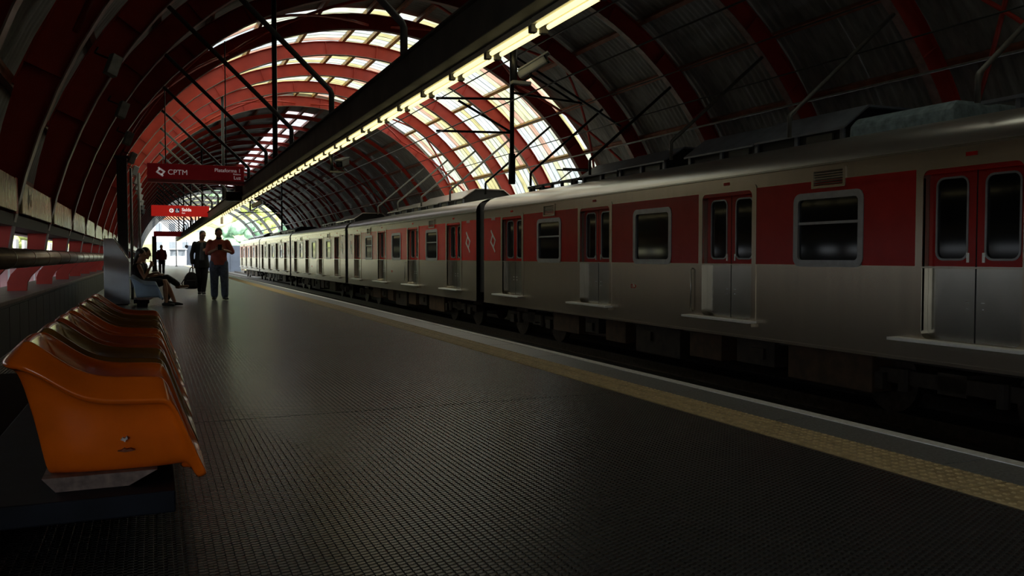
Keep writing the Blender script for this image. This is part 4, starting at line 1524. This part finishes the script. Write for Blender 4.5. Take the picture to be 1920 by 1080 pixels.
for q in (-0.04, 0, 0.04):
    bead.ellipsoid(Vector((0, -0.045, 1.525)) + hf * 0.075 + hs * q - hu * (0.098 - abs(q) * 0.3), 0.03, 0.026, 0.026)
remesh(bead.build('beard', HAIR, man), 0.008)
ph = MB()
ph.bar((0.0, -0.335, 1.15), (0.0, -0.385, 1.27), 0.085, 0.012, up=(0, -0.9, -0.35))
tag(ph.build('phone', BLACKC, origin=tuple(-PM)), 'dark phone held by the person in the red shirt', 'phone')
bpy.data.objects['phone'].location = (0, 0, 0)

# --- woman in a dark jacket carrying a backpack
PW = Vector((1.19, 23.85, 0))
wom = thing('person', 'person in dark jacket and black trousers carrying a backpack by its handle', 'person', PW)
bd = MB()
hf, hs, hu = head(bd, (0.03, -0.03, 1.55), (0.22, -1), 0.22)
bd.rings([(0, 0.02, 0.82, 0.12, 0.09), (0, 0.02, 0.93, 0.155, 0.10), (0, 0.01, 1.06, 0.125, 0.09), (0, 0.0, 1.22, 0.145, 0.10), (0, 0.0, 1.32, 0.15, 0.09), (0, 0.0, 1.38, 0.11, 0.07), (0.01, -0.005, 1.42, 0.05, 0.05), (0.025, -0.02, 1.51, 0.047, 0.05)])
armR = [(-0.165, 0.0, 1.335), (-0.245, 0.02, 1.05), (-0.235, -0.03, 0.80)]
armL = [(0.165, 0.0, 1.335), (0.215, 0.03, 1.07), (0.13, -0.20, 1.13)]
for A, sd, hd_, up_ in ((armR, 1, (0.02, -0.05, -1), (-1, 0, 0)), (armL, -1, (-0.5, -0.5, 0.3), (0.3, -0.8, 0.4))):
    m1 = Vector(A[0]).lerp(Vector(A[1]), 0.5)
    m2 = Vector(A[1]).lerp(Vector(A[2]), 0.5)
    bd.limb([A[0], m1, A[1], m2, A[2]], [0.045, 0.04, 0.034, 0.031, 0.022])
    hand(bd, A[2], hd_, up_, 0.9, side=-sd)
legs = [[(-0.085, 0.02, 0.86), (-0.075, -0.03, 0.47), (-0.055, 0.12, 0.10)], [(0.085, 0.02, 0.86), (0.07, -0.03, 0.47), (0.03, -0.04, 0.085)]]
for l in legs:
    bd.limb(l, [0.085, 0.052, 0.036])
remesh(bd.build('body', SKIN, wom), 0.0075)
jk = MB()
jk.rings([(0, 0.02, 0.70, 0.205, 0.135), (0, 0.02, 0.80, 0.195, 0.13), (0, 0.015, 0.95, 0.17, 0.12), (0, 0.01, 1.08, 0.155, 0.112), (0, 0.0, 1.24, 0.172, 0.12), (0, 0.005, 1.33, 0.172, 0.105), (0, 0.012, 1.385, 0.12, 0.075), (0.005, 0.02, 1.415, 0.075, 0.05)])
for A in (armR, armL):
    jk.limb([A[0], Vector(A[0]).lerp(Vector(A[1]), 0.5), A[1], Vector(A[1]).lerp(Vector(A[2]), 0.9)], [0.066, 0.060, 0.055, 0.046])
remesh(jk.build('jacket', BLACKC, wom), 0.012)
tp = MB()
tp.rings([(0.0, -0.065, 0.90, 0.075, 0.072), (0, -0.065, 1.1, 0.065, 0.068), (0, -0.065, 1.25, 0.06, 0.070), (0.005, -0.055, 1.36, 0.035, 0.05)])
remesh(tp.build('grey_top', GREYC, wom), 0.010)
tr_ = MB()
tr_.rings([(0, 0.02, 0.76, 0.16, 0.11), (0, 0.02, 0.88, 0.168, 0.115), (0, 0.02, 0.95, 0.145, 0.108)])
for l in legs:
    P = [Vector(p) for p in l]
    tr_.limb([P[0], P[0].lerp(P[1], 0.5), P[1], P[1].lerp(P[2], 0.5), P[2] + Vector((0, 0, 0.0))], [0.10, 0.088, 0.075, 0.066, 0.058], 12)
remesh(tr_.build('trousers', BLACKC, wom), 0.012)
for l, dd in zip(legs, ((-0.1, -1, 0), (0.05, -1, 0))):
    s_ = MB()
    foot(s_, l[2], dd, 0.24)
    remesh(s_.build('shoe', SHOE, wom), 0.009)
hair_cap((0.03, -0.03, 1.55), hf, hs, hu, HAIR, wom, (0, 0, 0), 0.02)
bp_ = thing('backpack', 'black backpack hanging from the hand of the person in the dark jacket', 'backpack', PW + Vector((-0.275, -0.05, 0.15)))
bp_.scale = (1.18, 1.1, 1.05)
b = MB()
b.rings([(0, 0, 0.0, 0.10, 0.06), (0, 0, 0.02, 0.145, 0.085), (0, 0, 0.15, 0.155, 0.095), (0, 0, 0.30, 0.135, 0.085), (0.01, 0, 0.39, 0.09, 0.06), (0.01, 0, 0.425, 0.04, 0.03)])
remesh(b.build('bag', BLACKC, bp_), 0.012)
b = MB().box(-0.10, 0.10, -0.115, -0.06, 0.05, 0.22)
b.build('front_pocket', BLACKC, bp_, bevel=0.02)
b = MB().tube([(-0.03, 0, 0.41), (-0.01, -0.01, 0.51), (0.02, -0.01, 0.545), (0.04, -0.01, 0.51), (0.045, 0, 0.41)], 0.012, 8)
b.build('handle', BLACKC, bp_, smooth=True)
b = MB().tube([(-0.12, -0.06, 0.28), (-0.19, -0.06, 0.15), (-0.17, -0.05, 0.04), (-0.12, -0.04, 0.02)], 0.012, 8)
b.build('strap', BLACKC, bp_, smooth=True)


# --- seated people, facing the train
def seated(loc, label, cloth, legs_, arms_, head_c, face, tilt, shoes, dress=True, top=None, hairlong=0.05):
    t = thing('person', label, 'person', loc)
    bd = MB()
    hf, hs, hu = head(bd, head_c, face, tilt)
    hx = head_c[0]
    tors = [(-0.20, 0, 0.38, 0.11, 0.155), (-0.20, 0, 0.46, 0.115, 0.155), (-0.215, 0, 0.58, 0.10, 0.135), (-0.215, 0, 0.70, 0.105, 0.145), (-0.205, 0, 0.80, 0.095, 0.15), (-0.195, 0, 0.86, 0.07, 0.11), (-0.185, 0, 0.90, 0.048, 0.05), (hx - 0.03, 0, head_c[2] - 0.05, 0.048, 0.046)]
    bd.rings(tors)
    for A, sd, hd_, up_ in arms_:
        m1 = Vector(A[0]).lerp(Vector(A[1]), 0.5)
        m2 = Vector(A[1]).lerp(Vector(A[2]), 0.5)
        bd.limb([A[0], m1, A[1], m2, A[2]], [0.044, 0.041, 0.034, 0.031, 0.022])
        hand(bd, A[2], hd_, up_, 0.9, side=sd)
    for l in legs_:
        P = [Vector(p) for p in l]
        bd.limb([P[0], P[0].lerp(P[1], 0.5), P[1], P[1].lerp(P[2], 0.35), P[2]], [0.085, 0.074, 0.056, 0.055, 0.034])
    remesh(bd.build('body', SKIN, t), 0.0075)
    d = MB()
    d.rings([(a, b, c, r1 + 0.018, r2 + 0.018) for a, b, c, r1, r2 in tors[:-2]])
    if dress:
        for l in legs_:
            P = [Vector(p) for p in l]
            d.limb([P[0], P[0].lerp(P[1], 0.5), P[0].lerp(P[1], 0.78)], [0.105, 0.10, 0.088])
        remesh(d.build('dress', cloth, t), 0.012)
    else:
        for A, sd, hd_, up_ in arms_:
            d.limb([A[0], Vector(A[0]).lerp(Vector(A[1]), 0.8)], [0.06, 0.055])
        remesh(d.build('shirt', top, t), 0.012)
        p = MB()
        p.rings([(-0.2, 0, 0.36, 0.13, 0.17), (-0.2, 0, 0.48, 0.13, 0.17)])
        for l in legs_:
            P = [Vector(q) for q in l]
            p.limb([P[0], P[0].lerp(P[1], 0.5), P[1], P[1].lerp(P[2], 0.5), P[1].lerp(P[2], 0.85)], [0.105, 0.094, 0.076, 0.068, 0.06])
        remesh(p.build('trousers', cloth, t), 0.012)
    hair_cap(head_c, hf, hs, hu, HAIR, t, (0, 0, 0), hairlong)
    for l, (dd, m, flat) in zip(legs_, shoes):
        s_ = MB()
        a = Vector(l[2])
        dv = Vector(dd).normalized()
        if flat:
            foot(s_, a, dd, 0.23)
        else:
            s_.limb([a - dv * 0.04 + Vector((0, 0, -0.03)), a + dv * 0.06 + Vector((0, 0, -0.035)), a + dv * 0.17 + Vector((0, 0, -0.03))], [0.038, 0.040, 0.03], 10)
        remesh(s_.build('shoe', m, t), 0.009)
        if m is TRAIN_SHOE:
            MB().bar(a + dv * 0.0 + Vector((0, -0.042, -0.06)), a + dv * 0.17 + Vector((0, -0.034, -0.055)), 0.012, 0.018).build('white_sole', PAPER, t)
    return t


seated((-0.06, 18.57, 0.0), 'person in black dress sitting on the nearer blue-grey seat', BLACKC,
       [[(-0.16, -0.08, 0.43), (0.28, -0.09, 0.49), (0.30, -0.09, 0.085)], [(-0.16, 0.08, 0.43), (0.30, 0.07, 0.49), (0.46, 0.05, 0.085)]],
       [([(-0.19, -0.165, 0.81), (-0.10, -0.20, 0.57), (0.02, -0.09, 0.80)], 1, (0.3, 0.25, 0.8), (0.5, -0.6, 0.0)),
        ([(-0.19, 0.165, 0.81), (-0.10, 0.20, 0.58), (0.08, 0.06, 0.66)], -1, (0.9, -0.3, 0.2), (0, 0, 1))],
       (-0.155, 0.0, 1.03), (1, -0.15), 0.25, [((1, -0.05, 0), SHOE, True), ((1, 0.05, 0), SHOE, True)])
pp_ = MB().bar((0.02, 0.1, 0.70), (0.22, 0.12, 0.66), 0.20, 0.004)
o = pp_.build('sheet_of_paper', PAPER)
o.location = (-0.02, 18.6, 0.0)
tag(o, 'white paper lying on the lap of the seated person in black', 'paper')
seated((0.0, 19.12, 0.0), 'person in dark clothes sitting behind the first one with legs crossed', BLACKC,
       [[(-0.16, -0.08, 0.44), (0.28, -0.10, 0.56), (0.50, -0.12, 0.40)], [(-0.16, 0.08, 0.43), (0.27, 0.07, 0.49), (0.28, 0.05, 0.085)]],
       [([(-0.19, -0.17, 0.83), (-0.10, -0.21, 0.59), (0.10, -0.10, 0.62)], 1, (0.9, 0.2, 0.1), (0, 0, 1)),
        ([(-0.19, 0.17, 0.83), (-0.10, 0.21, 0.59), (0.10, 0.10, 0.62)], -1, (0.9, -0.2, 0.1), (0, 0, 1))],
       (-0.13, 0.0, 1.06), (1, -0.3), 0.2, [((1, -0.1, 0.05), TRAIN_SHOE, False), ((1, 0, 0), SHOE, True)], dress=False, top=BLACKC, hairlong=0.0)

# --- distant person in red
fr_ = thing('person', 'distant person in dark red top standing beside the far column', 'person', (0.47, 52.0, 0))
bd = MB()
hf, hs, hu = head(bd, (0, -0.02, 1.52), (0.3, -1), 0.1)
bd.rings([(0, 0.0, 0.80, 0.13, 0.10), (0, 0.0, 0.95, 0.16, 0.11), (0, 0, 1.2, 0.16, 0.11), (0, 0, 1.32, 0.16, 0.09), (0, 0, 1.38, 0.09, 0.07), (0, -0.01, 1.46, 0.05, 0.05)])
for s in (-1, 1):
    bd.limb([(s * 0.18, 0, 1.3), (s * 0.24, 0.03, 1.05), (s * 0.22, -0.05, 0.80)], [0.045, 0.036, 0.024])
    hand(bd, (s * 0.22, -0.05, 0.80), (0, -0.1, -1), (s, 0, 0), 0.5, side=-s)
    bd.limb([(s * 0.09, 0, 0.86), (s * 0.09, -0.02, 0.47), (s * 0.09, 0.02, 0.08)], [0.08, 0.055, 0.036])
remesh(bd.build('body', SKIN, fr_), 0.010)
d = MB()
d.rings([(0, 0, 0.78, 0.19, 0.13), (0, 0, 1.0, 0.175, 0.125), (0, 0, 1.2, 0.18, 0.125), (0, 0, 1.32, 0.18, 0.105), (0, 0, 1.39, 0.09, 0.07)])
for s in (-1, 1):
    d.limb([(s * 0.18, 0, 1.3), (s * 0.24, 0.03, 1.05), (s * 0.225, -0.04, 0.86)], [0.065, 0.058, 0.048])
remesh(d.build('top', REDC, fr_), 0.013)
d = MB()
d.rings([(0, 0, 0.74, 0.16, 0.11), (0, 0, 0.88, 0.17, 0.12)])
for s in (-1, 1):
    d.limb([(s * 0.09, 0, 0.84), (s * 0.09, -0.02, 0.47), (s * 0.09, 0.02, 0.10)], [0.10, 0.08, 0.065])
remesh(d.build('trousers', BLACKC, fr_), 0.013)
for s in (-1, 1):
    s_ = MB()
    foot(s_, (s * 0.09, 0.02, 0.08), (s * 0.1, -1, 0), 0.26)
    remesh(s_.build('shoe', SHOE, fr_), 0.010)
hair_cap((0, -0.02, 1.52), hf, hs, hu, HAIR, fr_, (0, 0, 0), 0.0, eyes=False)

# ------------------------------------------------------------------ beyond the platform end
tag(MB().box(-30, 3.5, YB, 175, -0.3, -0.02).build('forecourt', mat('pale_forecourt', (0.5, 0.5, 0.48), 0.8, var=0.1, scale=1)), 'pale sunlit paving beyond the platform end', kind='structure')
hill = MB()
NXH, NYH = 34, 14
for j in range(NYH + 1):
    for i in range(NXH + 1):
        x = -90 + 220 * i / NXH
        y = 150 + 190 * j / NYH
        t_ = j / NYH
        z = -1.5 + 58 * t_ ** 0.9 * (0.85 + 0.15 * math.sin(i * 0.7) + 0.08 * math.sin(i * 1.9 + j)) + (3 * math.sin(i * 1.3 + j * 0.8) if j > 1 else 0)
        hill.v.append((x, y, z))
for j in range(NYH):
    for i in range(NXH):
        q = j * (NXH + 1) + i
        hill.f.append((q, q + 1, q + NXH + 2, q + NXH + 1))
        hill.mi.append(0)
tag(hill.build('hillside', GRASS, smooth=True), 'green hillside rising beyond the station end', kind='structure')


def hz(x, y):
    t_ = max(0, (y - 150) / 190)
    return -1.5 + 50 * t_ ** 0.9


def blob(seed, r):
    rnd = random.Random(seed)
    b = MB()
    for q in range(34):
        a, e = rnd.uniform(0, 2 * PI), rnd.uniform(-0.6, 1.4)
        d = r * rnd.uniform(0.55, 0.85)
        b.ellipsoid((d * math.cos(a) * math.cos(e), d * math.sin(a) * math.cos(e), d * math.sin(e)), r * rnd.uniform(0.2, 0.36), r * rnd.uniform(0.2, 0.36), r * rnd.uniform(0.18, 0.3), 8, 6)
    return b


rnd = random.Random(11)
spots = [(-22, 148, 7), (-12, 152, 6), (-30, 135, 6), (24, 150, 7), (33, 165, 8), (42, 150, 7), (13, 182, 8), (52, 170, 8), (60, 190, 9), (5, 195, 8), (28, 200, 9), (-8, 205, 9), (-40, 165, 8), (45, 215, 9), (72, 170, 8), (-18, 120, 5), (-26, 112, 5.5), (-14, 108, 4.5), (-36, 122, 6), (-24, 98, 5), (-17, 92, 4.5), (14, 150, 6), (17, 158, 6.5), (22, 140, 5)]
for i, (x, y, r) in enumerate(spots):
    z = hz(x, y)
    near = y < 140 and x < 0
    t = thing('tree', ('yellow-green' if i % 3 else 'blue-green') + ' leafy tree outside beyond the station end', 'tree', (x, y, z), group='trees outside the station end')
    o = blob(i, r * 0.62).build('crown', FOLI if i % 3 else FOLI2, t, smooth=True)
    o.location = (0, 0, r * 0.85)
    MB().tube([(0, 0, -1), (0.1, 0, r * 0.8)], [0.28, 0.18], 8).build('trunk', TRUNK, t, smooth=True)


def building(x, y, w, d, h, m, label, rows, colsn, roof=TILE):
    z = hz(x, y) - 0.5
    t = thing('house', label, 'building', (x, y, z), group='buildings beyond the station end')
    MB().box(-w / 2, w / 2, 0, d, -1, h).build('walls', m, t)
    MB().prism([(-w / 2 - 0.3, h), (w / 2 + 0.3, h), (0, h + w * 0.18)], 'y', -0.3, d + 0.3).build('roof', roof, t)
    for r in range(rows):
        for c in range(colsn):
            cx = -w / 2 + w * (c + 0.5) / colsn
            cz = h * (r + 0.55) / rows
            ww, hh = w / colsn * 0.24, h / rows * 0.24
            MB().box(cx - ww, cx + ww, -0.05, 0.05, cz - hh, cz + hh).build('window', WINB, t)
            MB().box(cx - ww - 0.08, cx + ww + 0.08, -0.12, 0.0, cz - hh - 0.12, cz - hh).build('window_sill', m, t)


building(4.0, 150, 8, 9, 9.0, PALEW, 'pale three storey building beyond the platform end', 3, 4)
building(-5.5, 158, 7, 8, 8, CREAM, 'cream house left of the pale building', 3, 3)
building(24, 185, 10, 8, 7, ROSE, 'rose brick house higher on the slope', 2, 4)
building(38, 190, 11, 8, 8, PALEW, 'pale house on the upper right of the slope', 3, 4)
building(10, 215, 10, 8, 7, PALEW, 'pale house high on the slope behind the cream one', 2, 4)
building(50, 235, 12, 8, 8, ROSE, 'rose brick house at the top right of the slope', 3, 5)

t = thing('hoarding', 'blue-grey wall closing the tracks beyond the platform end', 'wall', (9.2, 132, -1.3))
for i in range(5):
    MB().box(-4.6 + i * 1.5, -4.6 + i * 1.5 + 1.46, 0, 0.2, 0, 3.9).build('panel', BRIDGE, t)
    MB().box(-4.66 + i * 1.5, -4.58 + i * 1.5, -0.08, 0.0, 0, 3.95).build('post', BRIDGE, t)
t = thing('booth', 'small white booth at the end of the platform', 'booth', (2.55, 101.0, 0))
MB().box(-0.9, 0.9, 0, 1.4, 0, 1.05).build('body', WHITEP, t)
MB().box(-0.8, 0.8, 0.1, 1.3, 1.05, 1.75).build('glazing', WINB, t)
for sx in (-0.82, 0.0, 0.82):
    MB().box(sx - 0.05, sx + 0.05, 0.05, 0.15, 1.05, 1.75).build('mullion', WHITEP, t)
MB().box(-1.0, 1.0, -0.1, 1.5, 1.75, 1.85).build('roof', WHITEP, t)
t = thing('lamp_post', 'thin lamp post standing at the platform end', 'lamp post', (2.2, 92.0, 0))
MB().tube([(0, 0, 0), (0, 0, 2.6)], 0.05, 8).build('pole', DARKST, t, smooth=True)
MB().bar((0, 0, 2.6), (1.1, 0, 2.6), 0.05, 0.05).build('arm', DARKST, t)
MB().tube([(0, 0, 0), (0, 0, 0.08)], 0.12, 10).build('base', DARKST, t)
t = thing('round_sign', 'dark round disc on a post at the platform end', 'sign', (3.1, 90.0, 0))
MB().tube([(0, 0, 1.98), (0, 0.04, 1.98)], 0.16, 20).build('disc', SCREEN, t)
MB().tube([(0, 0.02, 2.14), (0, 0.02, 2.6)], 0.02, 8).build('hanger', DARKST, t)
fe = thing('end_fence', 'row of dark posts fencing the platform end', 'fence', (2.8, 104, 0))
for i in range(9):
    MB().tube([(-4.0 + i * 0.5, 0, 0), (-4.0 + i * 0.5, 0, 1.05)], 0.025, 6).build('post', DARKST, fe)
MB().bar((-4.0, 0, 1.05), (0.0, 0, 1.05), 0.04, 0.04).build('top_rail', DARKST, fe)
